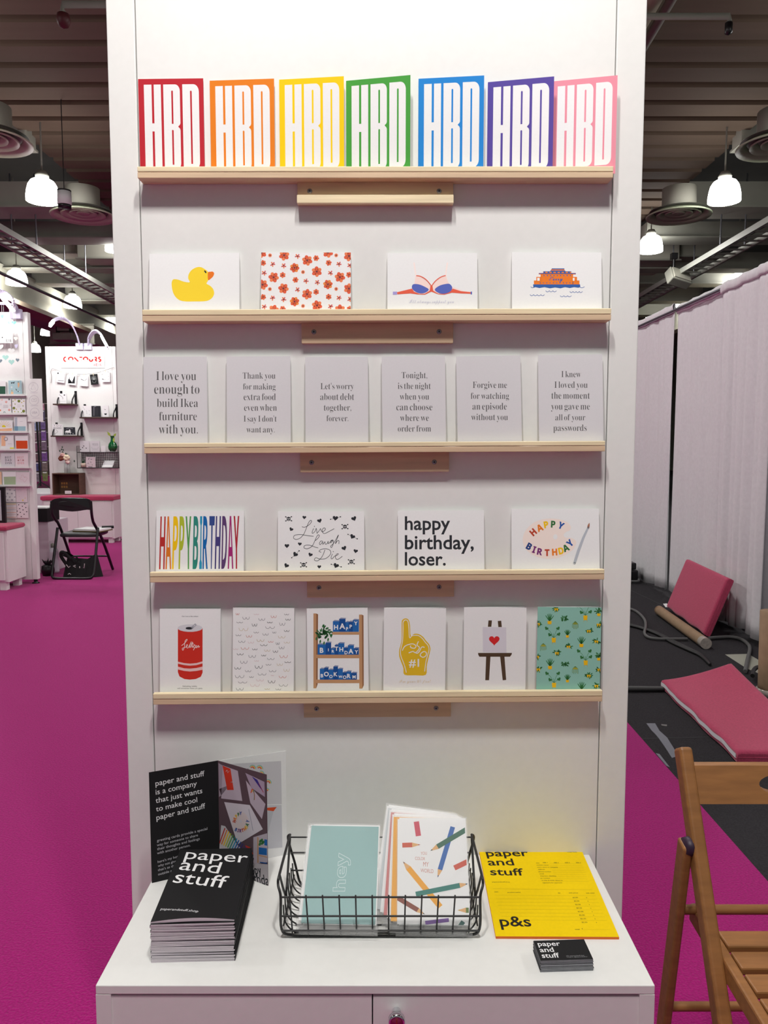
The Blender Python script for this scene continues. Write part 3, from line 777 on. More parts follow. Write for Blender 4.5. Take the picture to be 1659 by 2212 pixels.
def a_palette(a, w, h):
    a.fill([(986, 280), (996, 230), (1024, 188), (1070, 152), (1130, 132), (1190, 128), (1250, 136), (1296, 156), (1318, 186), (1310, 210), (1285, 220), (1268, 238), (1280, 258), (1320, 262), (1350, 278), (1354, 304), (1334, 340), (1290, 372), (1236, 396), (1170, 405), (1100, 396), (1040, 368), (1002, 330)], PAL, 4)
    a.z = 2; a.ell(1211, 254, 15, 18, PAPER)
    def arc(word, pos, cols, s=46):
        for ch, (x, y, r), c in zip(word, pos, cols):
            V, Fc = glyphs(ch, 'bold', .022)
            mnx, mxx = min(p[0] for p in V), max(p[0] for p in V)
            k = s / .74
            vs = []
            for p in V:
                X, Y = (p[0] - (mnx + mxx) / 2) * k * .92, -(p[1] - .36) * k
                q = a.L(x + X * cos(r) - Y * sin(r), y + X * sin(r) + Y * cos(r)); vs.append((q[0], q[1], a.z * a.LAYER))
            a.mb.add(vs, Fc, ink(*c))
    a.z = 3
    R_, O_, Y_, G_, B_, P_ = (190, 66, 40), (234, 126, 36), (246, 196, 14), (50, 112, 60), (42, 88, 170), (122, 48, 118)
    arc('HAPPY', ((1058, 222, -.72), (1103, 192, -.42), (1147, 170, -.16), (1196, 167, .04), (1250, 176, .4)), (R_, O_, Y_, G_, B_))
    arc('BIRTHDAY', ((1030, 320, .5), (1065, 342, .32), (1104, 356, .18), (1154, 363, 0), (1206, 359, -.06), (1250, 350, -.24), (1283, 331, -.45), (1312, 297, -.75)), ((34, 66, 130), P_, P_, R_, O_, Y_, G_, B_))
    a.line([(1342, 438), (1370, 350), (1404, 260), (1434, 196)], [19, 20, 17, 13], ink(186, 192, 202)); a.ell(1342, 436, 9, 9, ink(196, 200, 206))
    a.z = 4; a.fill([(1430, 190), (1434, 172), (1446, 156), (1448, 174), (1444, 196)], ink(176, 120, 96)); a.line([(1434, 198), (1440, 184)], 12, ink(150, 152, 160))
g4 = 'landscape cards on the fourth shelf'
card(3, Z4L, (90, 75), (694, 74), a_rainbow, 'white card with tall rainbow birthday letters', g4, fold='top', yb=-.021, dy=.014)
card(3, Z4L, (928, 80), (1522, 78), a_live, 'white card with black handwriting, hearts and skulls', g4, fold='top', yb=-.021, dy=.014)
card(3, Z4R, (127, 74), (720, 72), a_loser, 'white card with three lines of bold black lower-case words', g4, fold='top', yb=-.021, dy=.014)
card(3, Z4R, (908, 62), (1512, 61), a_palette, 'white card with a paint palette of coloured letters and a brush', g4, fold='top', yb=-.021, dy=.014)

# --- row 5
RED = ink(208, 48, 36)
def a_can(a, w, h):
    a.fill([(237, 212), (320, 236), (407, 212), (407, 520), (395, 548), (360, 564), (320, 568), (282, 564), (248, 546), (237, 516)], RED)
    a.z = 2; a.ell(321, 213, 86, 26, ink(216, 216, 222))
    for y in (446, 478):
        a.fill([(237, y), (280, y + 12), (321, y + 14), (365, y + 10), (407, y), (407, y + 22), (365, y + 30), (321, y + 34), (280, y + 30), (237, y + 20)] if y == 478 else [(237, y - 2), (280, y + 8), (321, y + 12), (365, y + 8), (407, y - 4), (407, y + 10), (365, y + 22), (321, y + 26), (280, y + 22), (237, y + 12)], ink(240, 200, 200))
    a.z = 3; a.ell(316, 214, 26, 9, ink(44, 44, 52)); a.line([(330, 214), (362, 186)], 16, ink(170, 172, 182)); a.z = 4; a.line([(346, 200), (356, 192)], 5, ink(216, 216, 222))
    a.z = 3
    S = lambda p: a.line(p, 3.4, ink(250, 236, 232), 5)
    S([(262, 334), (282, 318), (300, 296), (298, 290), (288, 300), (284, 320), (282, 344), (272, 366), (268, 352), (292, 344), (304, 334), (300, 326), (294, 340), (306, 350), (322, 322), (330, 306), (324, 318), (318, 346), (326, 340), (338, 308), (334, 346), (342, 336)]); S([(326, 322), (346, 318)]); S([(342, 330), (354, 328), (344, 344), (352, 348), (344, 366), (350, 352), (366, 340), (362, 332), (358, 342), (368, 348), (378, 332), (380, 346), (388, 338)])
    a.z = 1
    a.text('Our love is like seltzer.', 264, 136, 380, ink(110, 108, 116), 'sans', .01)
    a.text('Refreshing, bubbly,', 270, 618, 370, ink(120, 118, 126), 'sans', .01); a.text('and sometimes makes you gassy.', 234, 632, 408, ink(120, 118, 126), 'sans', .01)
WC = {'k': ink(52, 52, 60), 'g': ink(130, 128, 136), 'r': ink(204, 130, 120), 't': ink(206, 190, 160), 'o': ink(190, 170, 130), 'p': ink(222, 196, 200)}
def a_wub(a, w, h):
    L = [(648, 115, 11, 'r', 10), (778, 117, 17, 'p', 5), (986, 118, 15, 'g', 7), (707, 143, 24, 'g', 13), (897, 133, 19, 'r', 12), (815, 152, 21, 'g', 11), (996, 153, 17, 'k', 8), (663, 173, 21, 'g', 6), (870, 173, 18, 'k', 6), (765, 190, 17, 'k', 14), (956, 184, 19, 'g', 14), (689, 220, 32, 't', 16), (872, 208, 32, 'g', 11), (777, 242, 17, 'g', 6), (901, 242, 12, 'g', 8), (987, 231, 18, 'k', 8), (654, 261, 18, 'g', 8), (727, 268, 20, 'r', 12), (841, 255, 20, 'g', 10), (952, 273, 24, 't', 12), (677, 305, 23, 'g', 10), (806, 297, 25, 'o', 12), (740, 311, 20, 'p', 9), (877, 306, 17, 'r', 7), (988, 311, 20, 't', 8), (925, 318, 12, 'g', 12), (829, 329, 24, 'k', 8), (699, 351, 27, 'r', 12), (636, 357, 17, 'p', 5), (767, 358, 17, 'k', 7), (952, 347, 18, 'g', 13), (853, 366, 20, 't', 11), (909, 373, 17, 'k', 11), (666, 392, 22, 'k', 9), (749, 406, 25, 'g', 13), (828, 400, 16, 'k', 7), (966, 407, 27, 'r', 14), (877, 424, 24, 'g', 9), (779, 438, 15, 'p', 5), (691, 446, 24, 'g', 14), (939, 463, 20, 't', 11), (994, 447, 21, 'k', 6), (861, 464, 18, 'g', 6), (649, 488, 22, 'k', 11), (794, 479, 26, 'k', 15), (721, 508, 20, 'g', 9), (889, 508, 24, 'g', 9), (986, 502, 20, 't', 14), (817, 530, 28, 'g', 10), (662, 545, 31, 'g', 14), (744, 549, 14, 'g', 7), (889, 539, 10, 'p', 4), (959, 548, 25, 'r', 11), (803, 571, 25, 'p', 10), (683, 586, 30, 'g', 8), (883, 581, 24, 'k', 14), (768, 606, 32, 'p', 13), (964, 606, 30, 'g', 11), (664, 632, 25, 'g', 12), (853, 632, 17, 'o', 5), (929, 634, 18, 'g', 7)]
    for x, y, r, c, d in L:
        a.line([(x - r, y - d * .6), (x - r * .8, y + d * .5), (x - r * .3, y + d * .7), (x, y - d * .3), (x + r * .3, y + d * .7), (x + r * .8, y + d * .5), (x + r, y - d * .6)], 2.6, WC[c], 4)
WD, BK1, BK2, LF = ink(196, 150, 110), ink(22, 78, 150), ink(36, 104, 178), ink(56, 118, 66)
def a_books(a, w, h):
    a.fill([(1171, 112), (1190, 112), (1190, 628), (1171, 628)], WD); a.fill([(1190, 112), (1203, 118), (1200, 600), (1190, 628)], ink(150, 106, 76))
    a.fill([(1485, 120), (1505, 120), (1508, 630), (1487, 630)], WD); a.fill([(1505, 120), (1516, 126), (1518, 606), (1508, 630)], ink(150, 106, 76))
    a.z = 2
    a.rect(1300, 240, 1486, 258, WD); a.rect(1190, 396, 1487, 420, WD); a.rect(1190, 568, 1487, 592, WD)
    def row(word, xs, yt, yb, ls):
        for q, ch in enumerate(word):
            x0, x1 = xs[q], xs[q + 1]
            a.z = 3; a.rect(x0, yt[q], x1, yb, BK1 if q % 2 else BK2)
            a.fill([(x0, yt[q]), (x0 + 12, yt[q] - 9), (x1 + 4, yt[q] - 7), (x1, yt[q])], ink(140, 150, 180))
            a.z = 4
            cx, sz, by = (x0 + x1) / 2, ls[q][0], ls[q][1]
            V, Fc = glyphs(ch, 'sans'); mn, mx = min(p[0] for p in V), max(p[0] for p in V)
            wd = (mx - mn) / .70 * sz
            a.text(ch, cx - wd / 2, by, cx + wd / 2, PAPER, 'sans', .03)
    row('HAPPY', [1305, 1348, 1392, 1414, 1442, 1484], [166, 150, 172, 170, 158], 238, [(34, 222), (42, 218), (24, 228), (28, 214), (30, 192)])
    row('BIRTHDAY', [1200, 1255, 1293, 1318, 1342, 1384, 1408, 1450, 1484], [326, 314, 352, 330, 318, 348, 332, 352], 396, [(38, 382), (30, 372), (22, 382), (30, 368), (32, 374), (24, 392), (36, 388), (28, 388)])
    row('BOOKWORM', [1215, 1245, 1275, 1308, 1340, 1374, 1398, 1432, 1470], [494, 486, 500, 478, 494, 518, 512, 522], 568, [(26, 552), (32, 544), (22, 556), (32, 544), (18, 556), (24, 562), (32, 556), (24, 560)])
    rnd = random.Random(2); a.z = 5
    for k in range(60):
        an = rnd.uniform(0, 2 * pi); r = rnd.uniform(0, 54)
        x, y = 1246 + cos(an) * r, 236 + sin(an) * r * .8 + (abs(cos(an)) * 14)
        a.ell(x, y, 12, 4.5, LF if k % 3 else ink(36, 84, 48), an + .6, 7)
    for x, y in ((1192, 285), (1218, 305), (1244, 316), (1272, 292), (1204, 262), (1296, 262)): a.ell(x, y, 6, 12, LF, .2, 7)
GOLD = ink(232, 190, 40)
def a_finger(a, w, h):
    out = [(184, 172), (190, 156), (204, 147), (220, 148), (234, 160), (242, 200), (246, 266), (270, 253), (300, 254), (330, 272), (352, 300), (374, 326), (382, 356), (376, 390), (366, 430), (356, 480), (350, 535), (278, 538), (203, 534), (196, 490), (182, 450), (168, 410), (166, 370), (176, 330), (184, 290), (184, 230)]
    a.fill(out, GOLD, 3); a.z = 2
    inn = [(193, 176), (200, 162), (213, 157), (226, 166), (233, 200), (238, 278), (256, 266), (296, 264), (324, 282), (346, 310), (366, 334), (372, 360), (364, 396), (352, 440), (342, 512)]
    a.line(inn, 5, PAPER, 4); a.line([(193, 176), (193, 240), (190, 300), (182, 340), (175, 376), (180, 410), (196, 450), (208, 486), (216, 520)], 5, PAPER, 4)
    a.line([(188, 368), (204, 340), (232, 326), (262, 322), (282, 336), (272, 352), (246, 346), (246, 334)], 6, PAPER, 4)
    a.line([(232, 384), (262, 374), (276, 382), (296, 368), (306, 346), (290, 330), (300, 304)], 6, PAPER, 4)
    a.line([(278, 382), (292, 386), (308, 370), (322, 344), (342, 346)], 6, PAPER, 4); a.line([(310, 402), (330, 414), (350, 404), (354, 384), (338, 374), (318, 386), (310, 402)], 6, PAPER, 4)
    a.z = 3; a.text('#1', 234, 478, 304, PAPER, 'sans', .02)
    a.text("I'm your #1 fan!", 166, 588, 384, ink(230, 216, 190), 'script', 0, 1.0)
BRN = ink(84, 64, 48)
def a_easel(a, w, h):
    a.fill([(782, 160), (806, 160), (802, 204), (778, 204)], BRN); a.fill([(846, 164), (870, 162), (874, 206), (850, 206)], BRN)
    a.fill([(742, 206), (904, 208), (906, 384), (744, 378)], ink(222, 218, 228))
    a.z = 2; a.fill([(710, 384), (944, 384), (940, 398), (930, 410), (720, 410), (712, 398)], BRN)
    a.fill([(766, 406), (796, 406), (786, 572), (760, 572)], BRN); a.fill([(862, 406), (892, 406), (904, 570), (880, 572)], BRN)
    heart(a, 822, 296, 39, ink(216, 40, 44))
GRN, GR2, YL = ink(52, 116, 62), ink(70, 132, 76), ink(242, 192, 24)
def a_plants(a, w, h):
    rnd = random.Random(7)
    def pot(x, y, wd, hh):
        a.z = 3; a.fill([(x - wd, y), (x + wd, y), (x + wd * .8, y + hh), (x - wd * .8, y + hh)], YL); a.z = 2
    def leafy(x, y):
        for dx, dy in ((-50, -62), (30, -62), (-28, -18), (34, -22), (-4, -30)):
            a.z = 1; a.line([(x, y), (x + dx * .5, y + dy * .7), (x + dx, y + dy)], 2.4, GR2, 3)
            if dx != -4:
                a.z = 2; heart(a, x + dx, y + dy - 3, 14, GRN, .5 if dx < 0 else -.5)
        pot(x, y, 15, 32)
        a.z = 1
        for q in (-11, 11): a.line([(x + q, y + 30), (x + q * 1.1, y + 44)], 2.4, ink(190, 170, 90))
    def snake(x, y, s=1.0):
        for an in (-.7, -.35, -.1, .15, .4, .75): a.line([(x, y), (x + sin(an) * 30 * s, y - cos(an) * 34 * s), (x + sin(an) * 42 * s, y - cos(an) * 52 * s)], [6, 5, 3], GRN, 3)
        pot(x, y, 15 * s, 22 * s)
    def bush(x, y, yl=True):
        for k in range(26):
            an = rnd.uniform(0, 2 * pi); r = rnd.uniform(4, 26)
            a.z = 2; a.ell(x + cos(an) * r, y + sin(an) * r * .75, 8, 3.5, GRN if k % 3 else GR2, an, 6)
        if yl:
            a.z = 3
            for q in (-8, 6): a.fill([(x + q - 7, y - 6), (x + q + 8, y - 4), (x + q, y + 18)], YL)
    def hang(x, y):
        for q in range(-20, 21, 5): a.line([(x, y - 26), (x + q, y - 6), (x + q, y + 18 + rnd.random() * 10)], 2.0, ink(150, 160, 60) if q % 10 else GR2, 2)
        a.z = 2; a.ell(x, y - 10, 18, 6, ink(170, 170, 60)); a.z = 1
    for x, y in ((1232, 280), (1450, 126), (1452, 436), (1234, 590)): leafy(x, y)
    for x, y in ((1203, 164), (1422, 322), (1206, 474), (1424, 634)): snake(x, y)
    for x, y in ((1326, 262), (1326, 570)): snake(x, y, .75)
    for x, y in ((1250, 82), (1308, 148), (1474, 232), (1254, 384), (1312, 458), (1474, 540), (1526, 304), (1526, 610)): bush(x, y, x not in (1308, 1312))
    for x, y in ((1124, 184), (1334, 340), (1542, 188), (1126, 496), (1546, 498), (1118, 410)): bush(x, y)
    for x, y in ((1380, 192), (1160, 344), (1380, 502)): hang(x, y)
    for x, y in ((1542, 112), (1542, 418)): pot(x, y, 12, 18); bush(x, y - 16, False)
g5 = 'portrait cards on the lowest shelf'
card(4, Z5L, (112, 80), (530, 80), a_can, 'white card with a red drink can', g5, yb=-.02, dy=.012)
card(4, Z5L, (612, 72), (1034, 75), a_wub, 'white card covered in small curved line doodles', g5, yb=-.02, dy=.012)
card(4, Z5L, (1132, 78), (1552, 73), a_books, 'white card with a wooden shelf of blue books and a plant', g5, yb=-.02, dy=.012)
card(4, Z5R, (57, 73), (484, 77), a_finger, 'white card with a yellow foam finger', g5, yb=-.0225, dy=.007, back=7)
card(4, Z5R, (610, 70), (1040, 73), a_easel, 'white card with a brown easel and a red heart', g5, yb=-.0225, dy=.007, back=7)
card(4, Z5R, (1115, 67), (1555, 72), a_plants, 'teal card patterned with potted plants', g5, yb=-.0225, dy=.007, face=ink(144, 196, 182), back=7)
# ---------------------------------------------------------------- low cabinet in front of the tower
CT = 0.575
fl, fr = onZ(205, 2131, CT), onZ(1414, 2127, CT)
CW = fr.x - fl.x; CF = (fl.y + fr.y) / 2; CXM = (fl.x + fr.x) / 2
t = thing('low_cabinet', 'low white cabinet against the tower, carrying the booklets and basket', 'cabinet', (CXM, CF, 0))
dep = -CF - .0015
b = MB(); b.box(-CW / 2, CW / 2, 0.0, dep, CT - .013, CT, WHITE); b.build('cabinet_top', t, bevel=.0012)
b = MB(); b.box(-CW / 2, -CW / 2 + .021, 0.0, dep, .05, CT - .0135, WHITE); b.box(CW / 2 - .021, CW / 2, 0.0, dep, .05, CT - .0135, WHITE); b.box(-CW / 2 + .021, CW / 2 - .021, 0.0, dep, .05, .068, WHITE); b.box(-CW / 2 + .021, CW / 2 - .021, dep - .01, dep, .068, CT - .0135, WHITE); b.build('cabinet_body', t)
xl, xm, xr = onY(232, 2170, CF).x - CXM, onY(804.5, 2170, CF).x - CXM, onY(1390, 2170, CF).x - CXM
for x0, x1, zt in ((xl, xm - .0008, .0), (xm + .0008, xr, -.0012)):
    b = MB(); b.box(x0, x1, 0.002, .018, .071, CT - .0165 + zt, WHITE); d_ = b.build('door', t, bevel=.0008)
kx = onY(857, 2212, CF - .022).x - CXM; kz = onY(857, 2211, CF - .022).z
b = MB(); b.M = Matrix.Translation((kx, 0.002, kz)) @ Matrix.Rotation(pi / 2, 4, 'X')
b.lathe([(.006, 0), (.006, .012), (.0115, .016), (.0115, .022), (.0098, .0245), (.0085, .0235), (.0001, .0235)], CHROME, 20); b.build('knob', d_)
b = MB(); b.M = Matrix.Translation((kx, -.0218, kz)) @ Matrix.Rotation(pi / 2, 4, 'X')
b.lathe([(.0086, 0), (.007, .002), (.0001, .003)], mat('maroon_knob_insert', (120, 10, 60), .25), 18); b.box(-.0005, .0005, -.008, .008, .001, .0035, mat('brass_pin', (190, 140, 60), .3, 1.0)); b.build('knob_insert', d_)
for x in (-CW / 2 + .05, CW / 2 - .05):
    for y in (.04, dep - .04):
        b = MB(); b.box(x - .025, x + .025, y - .025, y + .025, 0, .05, WHITE); b.build('leg', t)

# ---------------------------------------------------------------- opened booklet standing at the left
WHT_INK = ink(236, 236, 238)
Bp1, Bsp, Bp2, Bp3 = onZ(328, 1908, CT), onZ(475, 1874, CT), onZ(579, 1914, CT), onZ(620, 1846, CT)
BH = .196
t = thing('open_booklet', 'opened booklet standing upright on the cabinet, black page and colour photo pages', 'booklet', Bsp)
def leaf(A, B, name, art, face, crop=(300, 1600, 4.608), h=BH, back=None, swap_=False):
    A, B = A - Bsp, B - Bsp
    w = (B - A).length; ang = atan2(B.y - A.y, B.x - A.x)
    M = Matrix.Translation(A) @ Matrix.Rotation(ang, 4, 'Z') @ Matrix.Rotation(pi / 2, 4, 'X')
    b = MB(); b.box(0, w, .0003, h, -.0007, 0, face)
    art(Art(b, Matrix.Translation(Bsp) @ M, crop, clip=(0, w, .0003, h)), w, h)
    for q in range(len(b.v)): b.v[q] = M @ b.v[q]
    return b.build(name, t)
def a_black(a, w, h):
    for s, x0, y0, x1, y1 in (("paper and stuff", 166, 452, 654, 350), ("is a company", 168, 538, 578, 448), ("that just wants", 168, 622, 632, 520), ("to make cool", 172, 706, 582, 610), ("paper and stuff", 176, 792, 662, 672)):
        a.text(s, x0, y0, x1, WHT_INK, 'sans', .004, 1.0, y1=y1)
    for s, x0, y0, x1, y1 in (("greeting cards provide a special", 180, 1008, 682, 886), ("way for someone to share", 180, 1052, 588, 950), ("their thoughts and feelings", 182, 1092, 606, 986), ("with another person.", 182, 1132, 514, 1050),
                              ("here's my hot take:", 188, 1218, 470, 1140), ("why not give a card", 190, 1258, 470, 1180), ("that's as thoughtful", 190, 1300, 470, 1222), ("outside as inside?", 192, 1342, 450, 1270)):
        a.text(s, x0, y0, x1, ink(190, 190, 196), 'sans', .004, 1.0, y1=y1)
BK = BLACKCARD
leaf(Bp1, Bsp, 'black_page', a_black, BK)
TABLETOP = ink(96, 76, 84)
def a_photo(a, w, h):
    Fq = a.fill; Wp = ink(196, 182, 196)
    Fq([(792, 222), (840, 250), (905, 430), (820, 545), (798, 560)], ink(170, 156, 170)); a.z = 2
    Fq([(800, 480), (910, 436), (820, 545)], ink(70, 52, 60)); Fq([(835, 245), (985, 300), (1030, 600), (820, 575)], Wp)
    Fq([(1060, 320), (1250, 410), (1255, 560), (1120, 470)], ink(178, 160, 182)); Fq([(1065, 395), (1150, 500), (1260, 630), (1225, 780), (1110, 620)], Wp)
    a.z = 3
    Fq([(833, 247), (912, 280), (945, 490), (880, 490)], ink(214, 60, 38)); a.line([(915, 415), (942, 410)], 8, ink(236, 196, 196)); a.line([(866, 310), (880, 290), (884, 320), (900, 300)], 3, WHT_INK, 3)
    Fq([(1125, 355), (1180, 390), (1240, 510), (1200, 460)], ink(60, 50, 140)); a.line([(1190, 420), (1240, 515)], 5, ink(190, 40, 50))
    for q, c in enumerate(((214, 60, 40), (240, 170, 60), (110, 180, 160))):
        a.line([(1115 + q * 9, 520 - q * 6), (1130 + q * 8, 480 + q * 8), (1150, 530 + q * 8), (1150 - q * 2, 590)], 6, ink(*c), 4)
    a.z = 4
    Fq([(850, 610), (1105, 640), (1235, 880), (985, 1030)], ink(216, 208, 218)); a.z = 5; a.ell(1010, 810, 84, 104, ink(222, 206, 208)); a.z = 6; a.ell(1015, 800, 14, 16, ink(214, 206, 214))
    R_, O_, Y_, G_, B_, P_ = (190, 66, 40), (224, 126, 46), (232, 190, 50), (50, 112, 70), (52, 88, 160), (112, 58, 120)
    for word, pos in (('HAPPY', ((952, 803, -1.2, R_), (957, 776, -.9, O_), (972, 752, -.6, Y_), (993, 733, -.3, G_), (1015, 722, 0, B_))), ('BIRTHDAY', ((968, 884, .4, B_), (991, 893, .25, P_), (1012, 896, .05, P_), (1034, 891, -.2, R_), (1055, 879, -.45, O_), (1070, 860, -.7, Y_), (1080, 834, -1.0, G_), (1086, 800, -1.3, B_)))):
        for ch, (x, y, r, c) in zip(word, pos):
            V, Fc = glyphs(ch, 'bold', .03); mx = max(p[0] for p in V); vs = []
            for p in V:
                X, Y = (p[0] - mx / 2) * 34, -(p[1] - .35) * 44
                q = a.L(x + X * cos(r) - Y * sin(r), y + X * sin(r) + Y * cos(r)); vs.append((q[0], q[1], a.z * a.LAYER))
            a.mb.add(vs, Fc, ink(*c))
    a.line([(1095, 680), (1138, 895)], 5, ink(150, 150, 166))
    a.z = 4
    Fq([(820, 840), (860, 850), (985, 1040), (1060, 1110), (800, 1090)], ink(206, 200, 206)); a.z = 5
    cols = RAIN
    for q in range(13):
        x, y = 806 + q * 20, 900 + q * 15
        a.line([(x - 2, y + 120 - q * 4), (x + 52, y - 30 + q * 2)], 9, ink(*cols[q]))
    a.z = 3; Fq([(1060, 1040), (1110, 1060), (1140, 1130), (1090, 1120)], ink(214, 70, 40))
    Fq([(1140, 960), (1280, 920), (1280, 1210), (1140, 1230)], ink(190, 178, 190)); a.z = 4
    a.line([(1186, 960), (1186, 1215)], 12, WD); Fq([(1195, 1060), (1275, 1070), (1275, 1140), (1195, 1130)], BK2); Fq([(1250, 980), (1278, 985), (1278, 1045), (1250, 1040)], BK2)
    for x, y in ((1210, 1000), (1228, 1020), (1205, 1030), (1225, 990), (1240, 1010)): a.ell(x, y, 12, 18, LF, .3, 7)
    a.line([(1195, 1140), (1278, 1160)], 8, WD); a.line([(1205, 1210), (1275, 1220)], 8, BK1)
    a.z = 3; Fq([(1130, 1220), (1285, 1230), (1285, 1450), (1130, 1380)], ink(196, 188, 194)); a.z = 4
    a.text('happy', 1062, 1325, 1226, DK, 'sans', .01, 1.3, y1=1328); a.text('birthday', 1060, 1395, 1340, DK, 'sans', .01, 1.3, y1=1450)
leaf(Bsp, Bp2, 'photo_page', a_photo, TABLETOP)
def a_white(a, w, h):
    a.fill([(900, 232), (1415, 202), (1422, 632), (900, 640)], ink(208, 206, 212)); a.fill([(900, 645), (1420, 640), (1428, 1062), (900, 1110)], ink(206, 206, 214))
    a.z = 2
    for x, y, r in ((1130, 282, .2), (1200, 285, .2), (1215, 340, .9), (1285, 425, .3), (1270, 510, -.3)):
        for q, c in enumerate(((206, 66, 44), (240, 176, 70), (130, 190, 176))):
            R = 16 + q * 9
            a.line([(x + cos(r + k * .5 - 2.8) * R, y + sin(r + k * .5 - 2.8) * R * 1.15) for k in range(6)], 8, ink(*c))
    a.fill([(1050, 318), (1085, 275), (1098, 290), (1062, 320)], ink(70, 66, 72)); a.fill([(1262, 668), (1372, 660), (1340, 702), (1262, 690)], ink(214, 80, 40))
    a.fill([(1262, 690), (1340, 702), (1290, 900), (1262, 900)], ink(190, 192, 200))
leaf(Bsp, Bp3, 'cover_page', a_white, PAPER)

# ---------------------------------------------------------------- tall stack of black booklets
FLb, FRb = onZ(327, 2080, CT), onZ(507, 2079, CT)
sw = (FRb - FLb).length; sang = atan2(FRb.y - FLb.y, FRb.x - FLb.x)
SL, NB = .200, 22
sideT = onZ(390, 1836, CT + .058); frontT = onZ(326, 1980, CT + .066)
skew = atan2(-(sideT.x - frontT.x), sideT.y - frontT.y)
sk = skew - (sang)
PAGES = mat('booklet_page_edges', (226, 216, 224), rough=0.9, noise=0.10, scale=40, stretch=(.3, 1, 60))
def booklet(art=None, puff=.0, hb=.0026):
    """x across the spine edge, y away from the reader; spine on the right"""
    def surf(z, dx=0.0):
        def fn(u, v):
            lift = puff * (sin(pi * min(1, u * 1.0)) * .9) * (1 - v) ** 2.5
            return Vector((u * sw, v * SL, z + lift))
        return fn
    cover = MB(); cover.grid(surf(hb), 14, 10, BLACKCARD)
    n = len(cover.v)
    if art:
        art(cover)
    cover.grid(lambda u, v: surf(0)(1 - u, v), 14, 10, BLACKCARD)
    # spine
    cover.box(sw - .0006, sw + .0002, 0, SL, 0, hb, BLACKCARD)
    pages = MB()
    for (za, zb2, q) in ((.0001, hb * .48, 0.0001), (hb * .52, hb - .0001, -.0)):
        pages.grid(lambda u, v: Vector((u * sw * .998, q, za + (zb2 - za) * v + puff * sin(pi * u) * .9 * (.35 + .65 * v if puff else 0))), 14, 1, PAGES, False)
    pages.box(.0005, .001, 0.0004, SL - .0004, .0001, hb - .0001, PAGES)
    pages.box(.0005, sw - .0006, SL - .0008, SL - .0004, .0001, hb - .0001, PAGES)
    return cover, pages
rnd = random.Random(11)
zz = CT
proto = None
gs = 'black booklets in the tall stack'
STACK_R = lambda: Matrix.Rotation(sang, 4, 'Z') @ Matrix(((1, -math.tan(sk) * 0, 0, 0), (0, 1, 0, 0), (0, 0, 1, 0), (0, 0, 0, 1))) @ Matrix.Rotation(sk, 4, 'Z')
for q in range(NB):
    M = Matrix.Translation((FLb.x + rnd.uniform(-.0012, .0012), FLb.y + rnd.uniform(-.0004, .0004) - q * .00003, zz)) @ Matrix.Rotation(sang + sk * (.55 + .45 * q / NB) + rnd.uniform(-.008, .008), 4, 'Z')
    if proto is None:
        proto = thing('booklet', 'black covered booklet within the tall stack, below the topmost one', 'booklet', M, gs)
        c, p = booklet(); c.build('cover', proto); p.build('pages', proto); o = proto
    else:
        o = copy_tree(proto); o.matrix_world = M
    zz += .00268
topM = Matrix.Translation((FLb.x, FLb.y + .001, zz)) @ Matrix.Rotation(sang + sk, 4, 'Z')
t = thing('booklet', 'topmost black booklet with white wording, front edge puffed open', 'booklet', topM, gs)
def stack_art(cover):
    a = Art(cover, None, local=True)
    pass
c, p = booklet(None, puff=.005)
n_cov = len(c.v)
a = Art(c, topM @ Matrix.Translation((0, 0, .0024)), (300, 1780, 5.53))
a.LAYER = .00045
for s, x0, y0, x1, y1 in (("paper", 540, 418, 1290, 468), ("and", 472, 548, 950, 598), ("stuff", 398, 702, 1030, 778)):
    a.text(s, x0, y0, x1, WHT_INK, 'sans', .002, .95, y1=y1, slant=-.18)
a.LAYER = .0028
a.text("paperandstuff.shop", 256, 1036, 706, ink(210, 210, 214), 'sans', .008, 1.0, y1=1088, slant=-.15)
hb0 = .0026
for q in range(n_cov, len(c.v)):
    p_ = c.v[q]; u_, v_ = p_.x / sw, p_.y / SL
    p_.z = hb0 + .0004 + .005 * sin(pi * max(0, min(1, u_))) * .9 * max(0, 1 - v_) ** 2.5
c.build('cover', t); p.build('pages', t)

# ---------------------------------------------------------------- wire basket
bz = CT
fb0, fb1 = onZ(622, 2022, bz + .002), onZ(1022, 2022, bz + .002)
ft0, ft1 = onY(612, 1941, fb0.y - .012), onY(1043, 1935, fb0.y - .012)
bx = (fb0.x + fb1.x) / 2; by = fb0.y
t = thing('wire_basket', 'black wire basket on the cabinet holding sleeved cards', 'basket', (bx, by, bz))
hw0, hw1 = (fb1.x - fb0.x) / 2 - .003, (ft1.x - ft0.x) / 2
rim = (ft0.z + ft1.z) / 2 - bz
DB, HBk = .135, .092   # base depth, rear height
earL = onY(604, 1905, by - .004); ear = earL.z - bz; hwE = hw1 + .004
apx = onY(626, 1803, by + .125); HBk = apx.z - bz; hwA = (onY(1018, 1815, by + .125).x - apx.x) / 2
W2, W1 = .0021, .0013
b = MB()
def loop(pts, r, cl=True, n=5): b.tube(smooth_pts(pts, n, cl) if cl else smooth_pts(pts, n, False), r, BLACKWIRE, 8, closed=cl)
